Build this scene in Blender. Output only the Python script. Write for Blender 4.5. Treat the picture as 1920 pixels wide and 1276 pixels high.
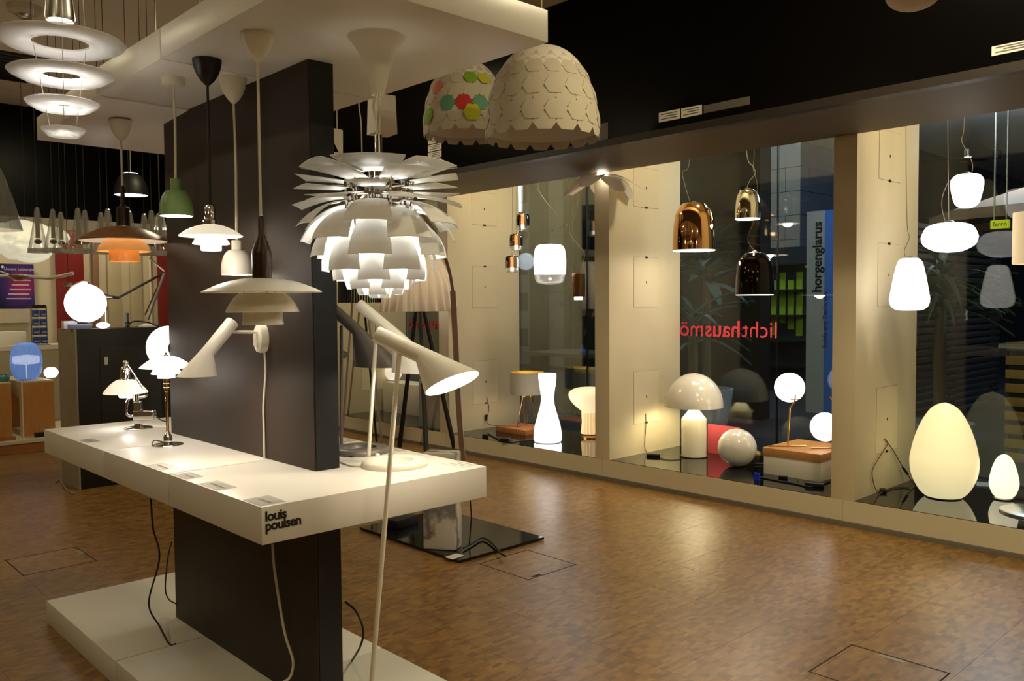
import bpy, bmesh, math, random
from mathutils import Vector, Matrix
from math import sin, cos, pi, radians, sqrt

random.seed(7)
S = bpy.context.scene
for o in list(bpy.data.objects):
    bpy.data.objects.remove(o)
C = S.collection

# ------------------------------------------------------------------ camera
FPX, YAW, PITCH, ROLL, H = 1584.147, 0.75663676, 0.0432419, -0.00775216, 1.415
FW = Vector((sin(YAW)*cos(PITCH), cos(YAW)*cos(PITCH), -sin(PITCH)))
_R = Vector((cos(YAW), -sin(YAW), 0)); _U = _R.cross(FW)
RT = _R*cos(ROLL) + _U*sin(ROLL)
UP = _U*cos(ROLL) - _R*sin(ROLL)
CAM = Vector((0, 0, H))
cam = bpy.data.cameras.new('camera'); cam.sensor_width = 36.0; cam.lens = FPX/1920*36.0
cam.clip_start = 0.05; cam.clip_end = 200
co = bpy.data.objects.new('camera', cam); C.objects.link(co)
co.matrix_world = Matrix(((RT.x, UP.x, -FW.x, 0), (RT.y, UP.y, -FW.y, 0), (RT.z, UP.z, -FW.z, H), (0, 0, 0, 1)))
S.camera = co

# ------------------------------------------------------------------ exposure, world, ceiling and window lights
S.view_settings.view_transform = 'Standard'; S.view_settings.look = 'None'
S.view_settings.gamma = 1.0; S.view_settings.use_curve_mapping = False
S.view_settings.exposure = 0.0
W = bpy.data.worlds.new('dusk'); S.world = W; W.use_nodes = True
W.node_tree.nodes['Background'].inputs[0].default_value = (0.10, 0.16, 0.30, 1)
W.node_tree.nodes['Background'].inputs[1].default_value = 0.30

WARM = (1.0, 0.86, 0.55); MID = (1.0, 0.87, 0.68); COOL = (1.0, 0.93, 0.86)
def light(name, kind, loc, power, color, size=0.1, target=None, spot=None, blend=0.6):
    d = bpy.data.lights.new(name, kind); d.energy = power; d.color = color
    if kind == 'AREA': d.shape = 'DISK'; d.size = size
    else: d.shadow_soft_size = size
    if kind == 'SPOT': d.spot_size = radians(spot); d.spot_blend = blend
    o = bpy.data.objects.new(name, d); C.objects.link(o); o.location = loc
    t = Vector(target) if target is not None else Vector(loc) - Vector((0, 0, 1))
    o.rotation_euler = (t - Vector(loc)).to_track_quat('-Z', 'Y').to_euler()
    return o
ROOM = 26
for (x, y, k) in ((-1.0, 0.8, .4), (-1.0, 4.2, .35), (3.3, 0.9, 1.5), (3.6, 1.5, .8), (3.0, 6.2, 1.0), (0.2, 6.6, .55), (-1.2, 8.2, .45), (1.0, -2.0, 1.0), (3.2, -2.2, .8)):
    light('ceiling_downlight', 'AREA', (x, y, 3.46), ROOM*k, WARM, 0.25)
for (x, y, k) in ((-1.3, 1.5, 1.0), (-1.4, 5.4, 1.0), (0.6, -1.6, .8)):
    light('room_ceiling_fill', 'POINT', (x, y, 2.6), 10*k, WARM, 0.12)  # unseen fill lights added to lift the ceiling brightness
for y in (-0.56, 1.43, 3.42, 5.41, 7.40, 9.39):
    light('bay_downlight', 'AREA', (5.55, y, 3.1), 15, (1.0, 0.84, 0.55), 0.18)
for (x, y) in ((2.2, 10.5), (3.6, 10.5)):
    light('alcove_downlight', 'AREA', (x, y, 2.9), 11, (1.0, 0.86, 0.62), 0.3)

# ------------------------------------------------------------------ pixel helpers (1920 x 1276 frame)
def ray(x, y): return FW + RT*((x-960)/FPX) - UP*((y-638)/FPX)
def onX(x, y, X): d = ray(x, y); return CAM + d*(X/d.x)
def onY(x, y, Y): d = ray(x, y); return CAM + d*(Y/d.y)
def onZ(x, y, Z): d = ray(x, y); return CAM + d*((Z-H)/d.z)
def dep(x, y, D): return CAM + ray(x, y)*D
def depth(P): return (Vector(P)-CAM).dot(FW)
def proj(P):
    q = Vector(P)-CAM; z = q.dot(FW); return 960+FPX*q.dot(RT)/z, 638-FPX*q.dot(UP)/z
def zy(X, Y, py):                       # height on the vertical through X,Y that shows at pixel row py
    a, b = -1.0, 6.0
    for _ in range(50):
        m = (a+b)/2
        if proj((X, Y, m))[1] > py: a = m
        else: b = m
    return (a+b)/2
def mpp(P):
    x_ = (proj(P)[0]-960)/FPX; return depth(P)/FPX/sqrt(1+x_*x_)
#        # metres per pixel at a point

# ------------------------------------------------------------------ materials
def lin(c):
    return tuple(((v/255)/12.92 if v/255 <= 0.04045 else ((v/255+0.055)/1.055)**2.4) for v in c[:3])
MATS = {}
def mat(name, col, rough=0.5, metal=0.0, emit=0.0, ecol=None, var=0.08, scale=18.0, bump=0.0, spec=0.5, coat=0.0, trans=0.0, ior=1.45, alpha=1.0, sss=0.0, stretch=(1, 1, 1)):
    if name in MATS: return MATS[name]
    m = bpy.data.materials.new(name); m.use_nodes = True; nt = m.node_tree; N = nt.nodes; L = nt.links
    p = N['Principled BSDF']; c = lin(col)
    tc = N.new('ShaderNodeTexCoord'); mp = N.new('ShaderNodeMapping'); mp.inputs['Scale'].default_value = stretch
    L.new(tc.outputs['Object'], mp.inputs[0])
    nz = N.new('ShaderNodeTexNoise'); nz.inputs['Scale'].default_value = scale; nz.inputs['Detail'].default_value = 4
    L.new(mp.outputs[0], nz.inputs['Vector'])
    mx = N.new('ShaderNodeMix'); mx.data_type = 'RGBA'
    mx.inputs[6].default_value = tuple(v*(1-var) for v in c)+(1,); mx.inputs[7].default_value = tuple(min(1, v*(1+var)) for v in c)+(1,)
    L.new(nz.outputs['Fac'], mx.inputs[0]); L.new(mx.outputs[2], p.inputs['Base Color'])
    p.inputs['Roughness'].default_value = rough; p.inputs['Metallic'].default_value = metal
    p.inputs['Specular IOR Level'].default_value = spec; p.inputs['Coat Weight'].default_value = coat
    p.inputs['Coat Roughness'].default_value = 0.08
    p.inputs['Transmission Weight'].default_value = trans; p.inputs['IOR'].default_value = ior
    if emit:
        p.inputs['Emission Strength'].default_value = emit
        p.inputs['Emission Color'].default_value = tuple(lin(ecol or (255, 246, 236)))+(1,)
    if bump:
        b = N.new('ShaderNodeBump'); b.inputs['Strength'].default_value = bump; b.inputs['Distance'].default_value = 0.01
        L.new(nz.outputs['Fac'], b.inputs['Height']); L.new(b.outputs[0], p.inputs['Normal'])
    if alpha < 1: p.inputs['Alpha'].default_value = alpha
    MATS[name] = m; return m
def thin_glass(name, tint=(255, 255, 255), ior=1.5, rough=0.0, gain=1.0):
    m = bpy.data.materials.new(name); m.use_nodes = True; nt = m.node_tree; N = nt.nodes; L = nt.links
    N.remove(N['Principled BSDF']); out = N['Material Output']
    t = N.new('ShaderNodeBsdfTransparent'); t.inputs[0].default_value = lin(tint)+(1,)
    g = N.new('ShaderNodeBsdfGlossy'); g.inputs['Roughness'].default_value = rough
    f = N.new('ShaderNodeFresnel'); f.inputs[0].default_value = ior
    k = N.new('ShaderNodeMath'); k.operation = 'MULTIPLY'; k.use_clamp = True; k.inputs[1].default_value = gain
    nz = N.new('ShaderNodeTexNoise'); nz.inputs['Scale'].default_value = 3
    cr = N.new('ShaderNodeMix'); cr.data_type = 'RGBA'; cr.inputs[6].default_value = (.97, .97, .97, 1); cr.inputs[7].default_value = (1, 1, 1, 1)
    L.new(nz.outputs['Fac'], cr.inputs[0]); L.new(cr.outputs[2], g.inputs[0])
    mx = N.new('ShaderNodeMixShader'); L.new(f.outputs[0], k.inputs[0]); L.new(k.outputs[0], mx.inputs[0])
    L.new(t.outputs[0], mx.inputs[1]); L.new(g.outputs[0], mx.inputs[2]); L.new(mx.outputs[0], out.inputs[0])
    MATS[name] = m; return m
def wood(name, c1, c2, rough=0.45, scale=6.0, stretch=(1, 14, 14)):
    m = mat(name, c1, rough, var=0.1, scale=scale, stretch=stretch)
    mx = [n for n in m.node_tree.nodes if n.type == 'MIX'][0]
    mx.inputs[6].default_value = lin(c1)+(1,); mx.inputs[7].default_value = lin(c2)+(1,)
    return m

white_lam = mat('white_laminate', (226, 222, 212), 0.36, var=0.02, scale=3)
white_paint = mat('white_paint', (226, 220, 204), 0.5, var=0.03, scale=4)
cream_wall = mat('cream_wall', (217, 206, 175), 0.6, var=0.03, scale=3)
ceil_m = mat('ceiling_plaster', (228, 220, 204), 0.8, var=0.04, scale=2)
black_wall = mat('black_brown_board', (50, 39, 31), 0.6, var=0.05, scale=3)
black_edge = mat('black_edge', (16, 16, 18), 0.45, var=0.1)
gloss_black = mat('gloss_black_panel', (5, 4, 4), 0.25, var=0.2, spec=0.12)
matt_black = mat('matt_black', (14, 12, 12), 0.5, var=0.2)
beam_m = mat('beam_plaster', (88, 74, 46), 0.6, var=0.08, scale=2.5, stretch=(1, 4, 4))
black_glass = mat('black_sill_glass', (12, 12, 12), 0.04, var=0.1, spec=0.6)
lacq_white = mat('white_lacquer', (232, 226, 208), 0.3, var=0.02)
lacq_grey = mat('grey_lacquer', (96, 90, 86), 0.35, var=0.03)
lacq_green = mat('green_lacquer', (116, 146, 88), 0.35, var=0.03)
lacq_orange = mat('amber_lacquer', (226, 136, 40), 0.35, var=0.03)
amber_glow = mat('amber_glass', (232, 166, 88), 0.3, var=0.03, emit=0.13, ecol=(244, 176, 90))
brown_top = mat('umber_lacquer', (140, 92, 40), 0.3, var=0.04)
brown_metal = mat('brown_bronze', (58, 42, 32), 0.35, metal=0.6, var=0.1)
chrome = mat('chrome', (222, 220, 218), 0.07, metal=1.0, var=0.02)
brass = mat('brass', (204, 168, 96), 0.2, metal=1.0, var=0.05)
steel = mat('brushed_steel', (180, 178, 172), 0.28, metal=1.0, var=0.06)
copper_mirror = mat('copper_mirror', (224, 176, 122), 0.04, metal=1.0, var=0.02)
silver_mirror = mat('silver_mirror', (226, 220, 206), 0.04, metal=1.0, var=0.02)
dark_mirror = mat('dark_mirror', (34, 28, 26), 0.04, metal=0.7, var=0.02)
opal = mat('opal_glass_lit', (245, 245, 240), 0.25, emit=2.0, ecol=(255, 246, 240), var=0.01)
opal_hot = mat('opal_glass_bright', (245, 245, 240), 0.25, emit=2.8, ecol=(255, 248, 242), var=0.01)
opal_soft = mat('opal_glass_soft', (240, 236, 224), 0.25, emit=0.62, ecol=(255, 240, 214), var=0.02)
inner_glow = mat('glowing_lining', (250, 246, 238), 0.5, emit=2.2, ecol=(255, 240, 226), var=0.01)  # bulb light on the shade linings put in as emission
egg_m = mat('egg_glass', (244, 234, 190), 0.35, emit=0.64, ecol=(255, 240, 184), var=0.01)
egg_s = mat('egg_glass_bright', (248, 242, 214), 0.35, emit=1.0, ecol=(255, 246, 216), var=0.01)
bulb_m = mat('bulb', (255, 250, 240), 0.3, emit=14, ecol=(255, 240, 220), var=0.0)
white_gloss = mat('white_gloss_metal', (232, 228, 214), 0.12, var=0.01, coat=0.6)
cord_white = mat('white_cord', (214, 206, 184), 0.5, var=0.05)
cord_black = mat('black_cord', (20, 18, 18), 0.5, var=0.1)
cord_brown = mat('brown_cord', (90, 60, 40), 0.5, var=0.1)
cord_grey = mat('grey_cord', (150, 140, 122), 0.5, var=0.1)
oak = wood('oak', (176, 122, 66), (206, 152, 90))
oak_dark = wood('oak_warm', (150, 92, 52), (182, 116, 68), 0.4)
grey_fab = mat('grey_fabric', (176, 168, 152), 0.85, var=0.06, scale=200, bump=0.1)
gold_in = mat('gold_lining', (206, 176, 80), 0.35, metal=0.7, var=0.05)
paper_white = mat('white_paper', (226, 218, 206), 0.75, var=0.03)
marble = mat('white_marble', (206, 200, 192), 0.25, var=0.16, scale=5, stretch=(1, 1, 2.2))
_n = marble.node_tree.nodes; _l = marble.node_tree.links
_w = _n.new('ShaderNodeTexWave'); _w.inputs['Scale'].default_value = 2.2; _w.inputs['Distortion'].default_value = 14; _w.inputs['Detail'].default_value = 5
_c = _n.new('ShaderNodeValToRGB'); _c.color_ramp.elements[0].color = lin((126, 122, 124))+(1,); _c.color_ramp.elements[1].color = lin((214, 208, 200))+(1,); _c.color_ramp.elements[1].position = .3
_t = [q for q in _n if q.type == 'TEX_COORD'][0]; _l.new(_t.outputs['Object'], _w.inputs['Vector']); _l.new(_w.outputs['Fac'], _c.inputs[0]); _l.new(_c.outputs[0], _n['Principled BSDF'].inputs['Base Color'])
red_panel = mat('red_panel', (124, 24, 18), 0.4, var=0.04)
beige_panel = mat('beige_panel', (190, 176, 140), 0.5, var=0.04)
brown_panel = mat('brown_panel', (140, 104, 80), 0.5, var=0.06)
concrete = mat('grey_end_panel', (150, 138, 120), 0.6, var=0.12, scale=5)
def milk_glass(name, tint, milk, k=0.10, cap=0.35):
    m = thin_glass(name, tint, 1.45, 0.0, 1.0); nt = m.node_tree; N = nt.nodes; L = nt.links
    mul = [n for n in N if n.type == 'MATH'][0]; mn = N.new('ShaderNodeMath'); mn.operation = 'MINIMUM'; mn.inputs[1].default_value = cap
    ms = [n for n in N if n.type == 'MIX_SHADER'][0]; L.new(mul.outputs[0], mn.inputs[0]); L.new(mn.outputs[0], ms.inputs[0])
    d = N.new('ShaderNodeBsdfDiffuse'); d.inputs[0].default_value = lin(milk)+(1,); m2 = N.new('ShaderNodeMixShader'); m2.inputs[0].default_value = k
    out = N['Material Output']; L.new(ms.outputs[0], m2.inputs[1]); L.new(d.outputs[0], m2.inputs[2]); L.new(m2.outputs[0], out.inputs[0])
    return m
def translucent(name, col, mixv=.5, rough=.5):
    m = bpy.data.materials.new(name); m.use_nodes = True; nt = m.node_tree; N = nt.nodes; L = nt.links; N.remove(N['Principled BSDF'])
    nz = N.new('ShaderNodeTexNoise'); nz.inputs['Scale'].default_value = 30; c = lin(col)
    mx = N.new('ShaderNodeMix'); mx.data_type = 'RGBA'; mx.inputs[6].default_value = tuple(v*.94 for v in c)+(1,); mx.inputs[7].default_value = c+(1,); L.new(nz.outputs['Fac'], mx.inputs[0])
    d = N.new('ShaderNodeBsdfDiffuse'); t = N.new('ShaderNodeBsdfTranslucent'); s_ = N.new('ShaderNodeMixShader'); s_.inputs[0].default_value = mixv
    L.new(mx.outputs[2], d.inputs[0]); L.new(mx.outputs[2], t.inputs[0]); L.new(d.outputs[0], s_.inputs[1]); L.new(t.outputs[0], s_.inputs[2]); L.new(s_.outputs[0], N['Material Output'].inputs[0])
    MATS[name] = m; return m
clear = milk_glass('clear_glass', (252, 252, 250), (220, 220, 214), 0.05)
smoke = milk_glass('acrylic_disc', (236, 238, 238), (200, 200, 198), 0.12)
win_glass = thin_glass('window_glass', (232, 238, 236), 1.52, 0.0, 0.6)
blue_glass = thin_glass('blue_ribbed_glass', (150, 190, 246), 1.5, 0.05, 1.6)
amber_clear = thin_glass('copper_tinted_glass', (226, 186, 146), 1.9, 0.0, 2.2)
brown_glass = thin_glass('brown_glass', (120, 70, 20), 1.5, 0.0, 1.8)
petal_m = thin_glass('petal_glass', (214, 200, 180), 1.5, 0.2, 2.5)
red_txt = mat('red_vinyl', (196, 60, 72), 0.5, emit=0.25, ecol=(226, 62, 76), var=0.02)
red_txt.node_tree.nodes['Principled BSDF'].inputs['Emission Strength'].default_value = 0.0
ink = mat('black_ink', (20, 18, 18), 0.6, var=0.05)
ink_grey = mat('grey_ink', (96, 92, 90), 0.6, var=0.05)
card = mat('white_card', (224, 216, 204), 0.4, var=0.03)
card_dim = mat('grey_card', (96, 88, 78), 0.4, var=0.05)

# ------------------------------------------------------------------ mesh builder
class B:
    def __init__(s): s.v = []; s.f = []
    def add(s, vs, fs):
        k = len(s.v); s.v += [tuple(v) for v in vs]; s.f += [tuple(i+k for i in f) for f in fs]; return s
    def box(s, x0, x1, y0, y1, z0, z1):
        return s.add([(x, y, z) for z in (z0, z1) for y in (y0, y1) for x in (x0, x1)],
                     [(0, 2, 3, 1), (4, 5, 7, 6), (0, 1, 5, 4), (2, 6, 7, 3), (0, 4, 6, 2), (1, 3, 7, 5)])
    def rings(s, rs, closed=False, caps=True):
        n = len(rs[0]); vs = [p for r in rs for p in r]; fs = []
        m = len(rs)
        for i in range(m if closed else m-1):
            a, b = i*n, ((i+1) % m)*n
            for j in range(n): k = (j+1) % n; fs.append((a+j, a+k, b+k, b+j))
        if caps and not closed:
            fs.append(tuple(range(n-1, -1, -1))); fs.append(tuple((m-1)*n+j for j in range(n)))
        return s.add(vs, fs)
    def lathe(s, prof, n=32, c=(0, 0, 0), closed=False, wob=None):
        rs = []
        for i, (r, z) in enumerate(prof):
            rs.append([(c[0]+max(r, 1e-5)*(wob(j/n*2*pi, i) if wob else 1)*cos(2*pi*j/n), c[1]+max(r, 1e-5)*(wob(j/n*2*pi, i) if wob else 1)*sin(2*pi*j/n), c[2]+z) for j in range(n)])
        return s.rings(rs, closed=closed, caps=not closed)
    def shell(s, prof, t=0.003, n=40, c=(0, 0, 0), wob=None):
        # thin shell of revolution: path plus the same path pushed inwards
        inn = []
        for i, (r, z) in enumerate(prof):
            a = prof[max(0, i-1)]; b = prof[min(len(prof)-1, i+1)]
            dx, dz = b[0]-a[0], b[1]-a[1]; l = sqrt(dx*dx+dz*dz) or 1
            inn.append((max(r+dz/l*t, 1e-4), z-dx/l*t))
        return s.lathe(list(prof)+inn[::-1], n, c, closed=True, wob=wob)
    def tube(s, pts, r, n=8, caps=True):
        pts = [Vector(p) for p in pts]; rs = []; up = None
        for i, p in enumerate(pts):
            d = (pts[min(i+1, len(pts)-1)]-pts[max(i-1, 0)]).normalized()
            if up is None:
                up = Vector((0, 0, 1)) if abs(d.z) < 0.9 else Vector((1, 0, 0))
            a = d.cross(up).normalized(); b = a.cross(d).normalized(); up = b
            rr = r[i] if isinstance(r, (list, tuple)) else r
            rs.append([p+a*(rr*cos(2*pi*j/n))+b*(rr*sin(2*pi*j/n)) for j in range(n)])
        return s.rings(rs, caps=caps)
    def cyl(s, c, r, z0, z1, n=24, r1=None):
        return s.lathe([(r, z0), (r if r1 is None else r1, z1)], n, c)
    def ball(s, c, r, n=28, m=16, sq=1.0):
        return s.lathe([(r*sin(pi*i/m), -r*sq*cos(pi*i/m)) for i in range(m+1)], n, c)
    def slab(s, poly, d):               # polygon (3D points) thickened along vector d
        n = len(poly); d = Vector(d); vs = [Vector(p) for p in poly]+[Vector(p)+d for p in poly]
        return s.add(vs, [tuple(range(n-1, -1, -1)), tuple(range(n, 2*n))]+[(i, (i+1) % n, (i+1) % n+n, i+n) for i in range(n)])
    def mesh(s, name, m, bevel=0, sharp=35):
        me = bpy.data.meshes.new(name); bm = bmesh.new()
        vs = [bm.verts.new(v) for v in s.v]
        for f in s.f:
            try: bm.faces.new([vs[i] for i in f])
            except ValueError: pass
        bmesh.ops.remove_doubles(bm, verts=bm.verts, dist=1e-6)
        if bevel:
            bmesh.ops.bevel(bm, geom=list(bm.edges), offset=bevel, segments=2, affect='EDGES', profile=0.5)
        bmesh.ops.recalc_face_normals(bm, faces=bm.faces)
        bm.to_mesh(me); bm.free()
        for p in me.polygons: p.use_smooth = True
        me.set_sharp_from_angle(angle=radians(sharp))
        if m: me.materials.append(m)
        return me
    def build(s, name, m, parent=None, loc=None, bevel=0, rz=0, sharp=35):
        o = bpy.data.objects.new(name, s.mesh(name, m, bevel, sharp)); C.objects.link(o)
        if loc is not None: o.location = loc
        if rz: o.rotation_euler = (0, 0, rz)
        if parent: o.parent = parent
        return o
def inst(me, name, parent=None, loc=(0, 0, 0), rot=None, mtx=None, scale=None):
    o = bpy.data.objects.new(name, me); C.objects.link(o); o.parent = parent
    if mtx is not None: o.matrix_local = mtx
    else:
        o.location = loc
        if rot: o.rotation_euler = rot
        if scale: o.scale = scale
    return o
def thing(name, label, cat, loc=(0, 0, 0), rz=0, group=None):
    o = bpy.data.objects.new(name, None); C.objects.link(o); o.empty_display_size = 0.05
    o.location = loc; o.rotation_euler = (0, 0, rz); o['label'] = label; o['category'] = cat
    if group: o['group'] = group
    return o
def tag(o, label, cat, group=None):
    o['label'] = label; o['category'] = cat
    if group: o['group'] = group
    return o
def struct(o): o['kind'] = 'structure'; return o
def text(body, size, m, parent, origin, xdir, ydir, name='lettering', bold=0.0, depth_=0.0006, space=1.0):
    cu = bpy.data.curves.new(name, 'FONT'); cu.body = body; cu.size = size; cu.offset = bold*size
    cu.extrude = depth_; cu.space_character = space; cu.resolution_u = 3
    o = bpy.data.objects.new(name, cu); C.objects.link(o)
    bpy.context.view_layer.update()
    me = bpy.data.meshes.new_from_object(o.evaluated_get(bpy.context.evaluated_depsgraph_get()))
    bpy.data.objects.remove(o); me.materials.clear(); me.materials.append(m)
    w = max((v.co.x for v in me.vertices), default=0)
    x = Vector(xdir); y = Vector(ydir); n = x.cross(y)
    t = bpy.data.objects.new(name, me); C.objects.link(t); t.parent = parent
    t.matrix_local = Matrix(((x.x, y.x, n.x, origin[0]), (x.y, y.y, n.y, origin[1]), (x.z, y.z, n.z, origin[2]), (0, 0, 0, 1)))
    return t, w
def curve(pts, k=8):                    # Catmull-Rom through points
    p = [Vector(q) for q in pts]; p = [p[0]*2-p[1]]+p+[p[-1]*2-p[-2]]; out = []
    for i in range(1, len(p)-2):
        for j in range(k):
            t = j/k; a, b, c, d = p[i-1], p[i], p[i+1], p[i+2]
            out.append(0.5*((2*b)+(c-a)*t+(2*a-5*b+4*c-d)*t*t+(3*b-a-3*c+d)*t**3))
    out.append(p[-2]); return out
def rel(P, o): return Vector(P)-Vector(o.location)
def bulb_light(parent, loc, power, color=COOL, r=0.03):
    d = bpy.data.lights.new('bulb_light', 'POINT'); d.energy = power; d.color = color; d.shadow_soft_size = r
    o = bpy.data.objects.new('bulb_light', d); C.objects.link(o); o.parent = parent; o.location = loc
    return o

# ================================================================== THE SETTING
CEIL = 3.48
def parquet():
    m = bpy.data.materials.new('parquet'); m.use_nodes = True; nt = m.node_tree; N = nt.nodes; L = nt.links
    p = N['Principled BSDF']; g = N.new('ShaderNodeNewGeometry'); mp = N.new('ShaderNodeMapping')
    mp.inputs['Scale'].default_value = (22, 46, 1); L.new(g.outputs['Position'], mp.inputs[0])
    v = N.new('ShaderNodeTexVoronoi'); v.feature = 'F1'; v.distance = 'CHEBYCHEV'; v.inputs['Scale'].default_value = 1.0; v.inputs['Randomness'].default_value = 0.55
    L.new(mp.outputs[0], v.inputs['Vector'])
    sx = N.new('ShaderNodeSeparateColor'); L.new(v.outputs['Color'], sx.inputs[0])
    r = N.new('ShaderNodeValToRGB'); e = r.color_ramp.elements
    e[0].position = 0.0; e[0].color = lin((106, 76, 37))+(1,); e[1].position = 1.0; e[1].color = lin((148, 112, 58))+(1,)
    x = e.new(0.35); x.color = lin((126, 90, 43))+(1,); x = e.new(0.7); x.color = lin((138, 100, 50))+(1,)
    L.new(sx.outputs[0], r.inputs[0])
    nz = N.new('ShaderNodeTexNoise'); nz.inputs['Scale'].default_value = 1.6; L.new(g.outputs['Position'], nz.inputs['Vector'])
    mx = N.new('ShaderNodeMix'); mx.data_type = 'RGBA'; mx.blend_type = 'MULTIPLY'; mx.inputs[0].default_value = 0.45
    cr = N.new('ShaderNodeValToRGB'); cr.color_ramp.elements[0].color = (.55, .55, .55, 1); cr.color_ramp.elements[0].position = .3; cr.color_ramp.elements[1].position = .7
    L.new(nz.outputs['Fac'], cr.inputs[0]); L.new(r.outputs[0], mx.inputs[6]); L.new(cr.outputs[0], mx.inputs[7])
    L.new(mx.outputs[2], p.inputs['Base Color']); p.inputs['Roughness'].default_value = 0.33
    n2 = N.new('ShaderNodeTexNoise'); n2.inputs['Scale'].default_value = 26; L.new(g.outputs['Position'], n2.inputs['Vector'])
    b = N.new('ShaderNodeBump'); b.inputs['Strength'].default_value = 0.06; b.inputs['Distance'].default_value = .01
    L.new(n2.outputs['Fac'], b.inputs['Height']); L.new(b.outputs[0], p.inputs['Normal'])
    return m
parq = parquet()
floor = struct(B().box(-3.2, 5.2, -4.6, 11.4, -0.12, -0.003).build('floor', mat('floor_gap', (54, 34, 20), 0.7)))
floor2 = B().box(-3.2, 5.2, -4.6, 11.4, -0.003, -0.0015).build('floor_underlay', parq, floor)
TX, TY = 0.37, 0.385
tile = B().box(0.0006, TX-0.0006, 0.0006, TY-0.0006, -0.0015, 0.0).mesh('floor_panel', parq)
x0, y0 = 2.99-6*TX, 3.06-6*TY
n_t = 0
for i in range(12):
    for j in range(25):
        x, y = x0+i*TX, y0+j*TY
        q = proj((x+TX/2, y+TY/2, 0))
        if depth((x+TX/2, y+TY/2, 0)) < .3 or not (-120 < q[0] < 2040 and q[1] < 1500): continue
        inst(tile, 'floor_panel', floor, (x, y, 0)); n_t += 1
gapm = mat('hatch_gap', (30, 18, 10), 0.8)
steel_dim = mat('hatch_pull', (150, 146, 138), 0.4, metal=0.6)
for (hx, hy, pull) in ((2.99, 3.06, 0), (2.99+0.01, 3.06-5*TY+0.02, 1), (2.99-5*TX, 3.06+5*TY, 2)):
    h = bpy.data.objects.new('floor_hatch', None); C.objects.link(h); h.location = (hx, hy, 0); h.parent = floor
    fr = B(); t = 0.006
    for (a, b, c, d) in ((0, TX, 0, t), (0, TX, TY-t, TY), (0, t, 0, TY), (TX-t, TX, 0, TY)): fr.box(a, b, c, d, 0, 0.0006)
    fr.build('hatch_joint', gapm, h)
    pl = B()
    if pull == 0: pl.box(0.05, 0.11, 0.012, 0.03, 0, 0.001)
    elif pull == 1: pl.box(TX-0.035, TX-0.012, 0.16, 0.26, 0, 0.001)
    else: pl.box(TX-0.03, TX-0.006, 0.2, 0.3, 0, 0.001)
    pl.build('hatch_pull', gapm if pull == 0 else steel_dim, h)

struct(B().box(-3.3, 5.2, -4.6, 10.0, CEIL, CEIL+.1).build('ceiling', ceil_m))
struct(B().box(-3.3, 6.3, 10.0, 11.4, 3.0, 3.1).build('ceiling', ceil_m))
struct(B().box(-3.4, -3.2, -4.6, 11.4, 0, CEIL).build('wall_left', mat('wall_taupe', (132, 114, 88), .7)))
struct(B().box(-3.3, 6.2, -4.7, -4.5, 0, CEIL).build('wall_behind', cream_wall))
struct(B().box(-3.3, 7.0, 11.2, 11.4, 0, CEIL).build('wall_back', cream_wall))
# black fascia at the far end with a white ledge below it
fz0 = onY(34, 407, 9.8).z
o = struct(B().box(-3.2, 4.33, 9.8, 9.9, fz0, CEIL).build('wall_far_fascia', gloss_black))
B().box(-3.2, 4.6, 9.72, 9.98, fz0-0.11, fz0).build('ledge', white_paint, o)
# window wall: fascia, header, dividers, plinth, sill, glass
XW, XG, ZT, ZS = 5.15, 6.1, 0.166, 2.443
fas = struct(B().box(4.31, 4.36, -4.5, 10.0, ZS+0.045, CEIL).build('wall_window_fascia', gloss_black))
B().box(4.30, 4.37, -4.5, 10.0, ZS, ZS+0.045).build('fascia_trim', mat('fascia_trim', (40, 32, 26), 0.5), fas)
struct(B().box(4.37, XW, -4.5, 10.0, ZS, ZS+0.06).build('trim_1', beam_m))
struct(B().box(XW-.02, XW, -4.5, 10.0, ZS+.06, CEIL).build('wall_header', cream_wall))
struct(B().box(XW, XG+.1, -4.5, 11.2, 3.2, 3.26).build('ceiling', cream_wall))
struct(B().box(XG+.1, XG+.3, -4.5, 11.2, 2.95, 4.4).build('wall_outer_lintel', matt_black))
fin_hatch = []
for i, yf in enumerate((0.347, 2.347, 4.333, 6.347, 8.337)):
    y1 = yf+0.15
    d = struct(B().box(XW, XG, yf, y1, ZT-0.004, 3.2).build('wall_divider', cream_wall, bevel=0.0015))
    for k, (za, zb) in enumerate(((0.42, 0.85), (1.38, 1.79), (2.20, 2.52))):
        xa, xb = 5.46, 5.79
        hb = B().box(xa-.0015, xb+.0015, yf-0.0010, yf, za-.0015, zb+.0015).build('hatch_joint', mat('hatch_line', (96, 84, 66), .7), d)
        hp = B().box(xa, xb, yf-0.0022, yf-0.0010, za, zb).build('access_hatch', cream_wall, d)
        B().box(-0.006, 0.006, -0.001, 0, -0.009, 0.009).build('lock', black_edge, hp, ((xa+xb)/2, yf-0.0022, (za+zb)/2))
        zs = zb if k == 1 else za
        B().box(-0.017, 0.017, -0.0012, 0, -0.008, 0.008).build('cable_slot', black_edge, hp, ((xa+xb)/2, yf-0.0022, zs))
pl = struct(B().box(XW+.03, XG, -4.5, 11.2, 0, ZT-0.012).build('wall_plinth', mat('plinth_recess', (96, 90, 78), 0.6)))
for k in range(-2, 5):
    ya = 2.42+1.99*(k-1); B().box(XW, XW+.03, ya+.0012, ya+1.99-.0012, 0.028, ZT-.004).build('plinth_panel', cream_wall, pl)
skirt = mat('skirting_grey', (120, 112, 98), 0.6)
struct(B().box(XW-.012, XW+.03, -4.5, 10, 0, 0.026).build('baseboard_window', skirt))
yfs = (-1.643, 0.347, 2.347, 4.333, 6.347, 8.337, 10.9)
sills = []
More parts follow.
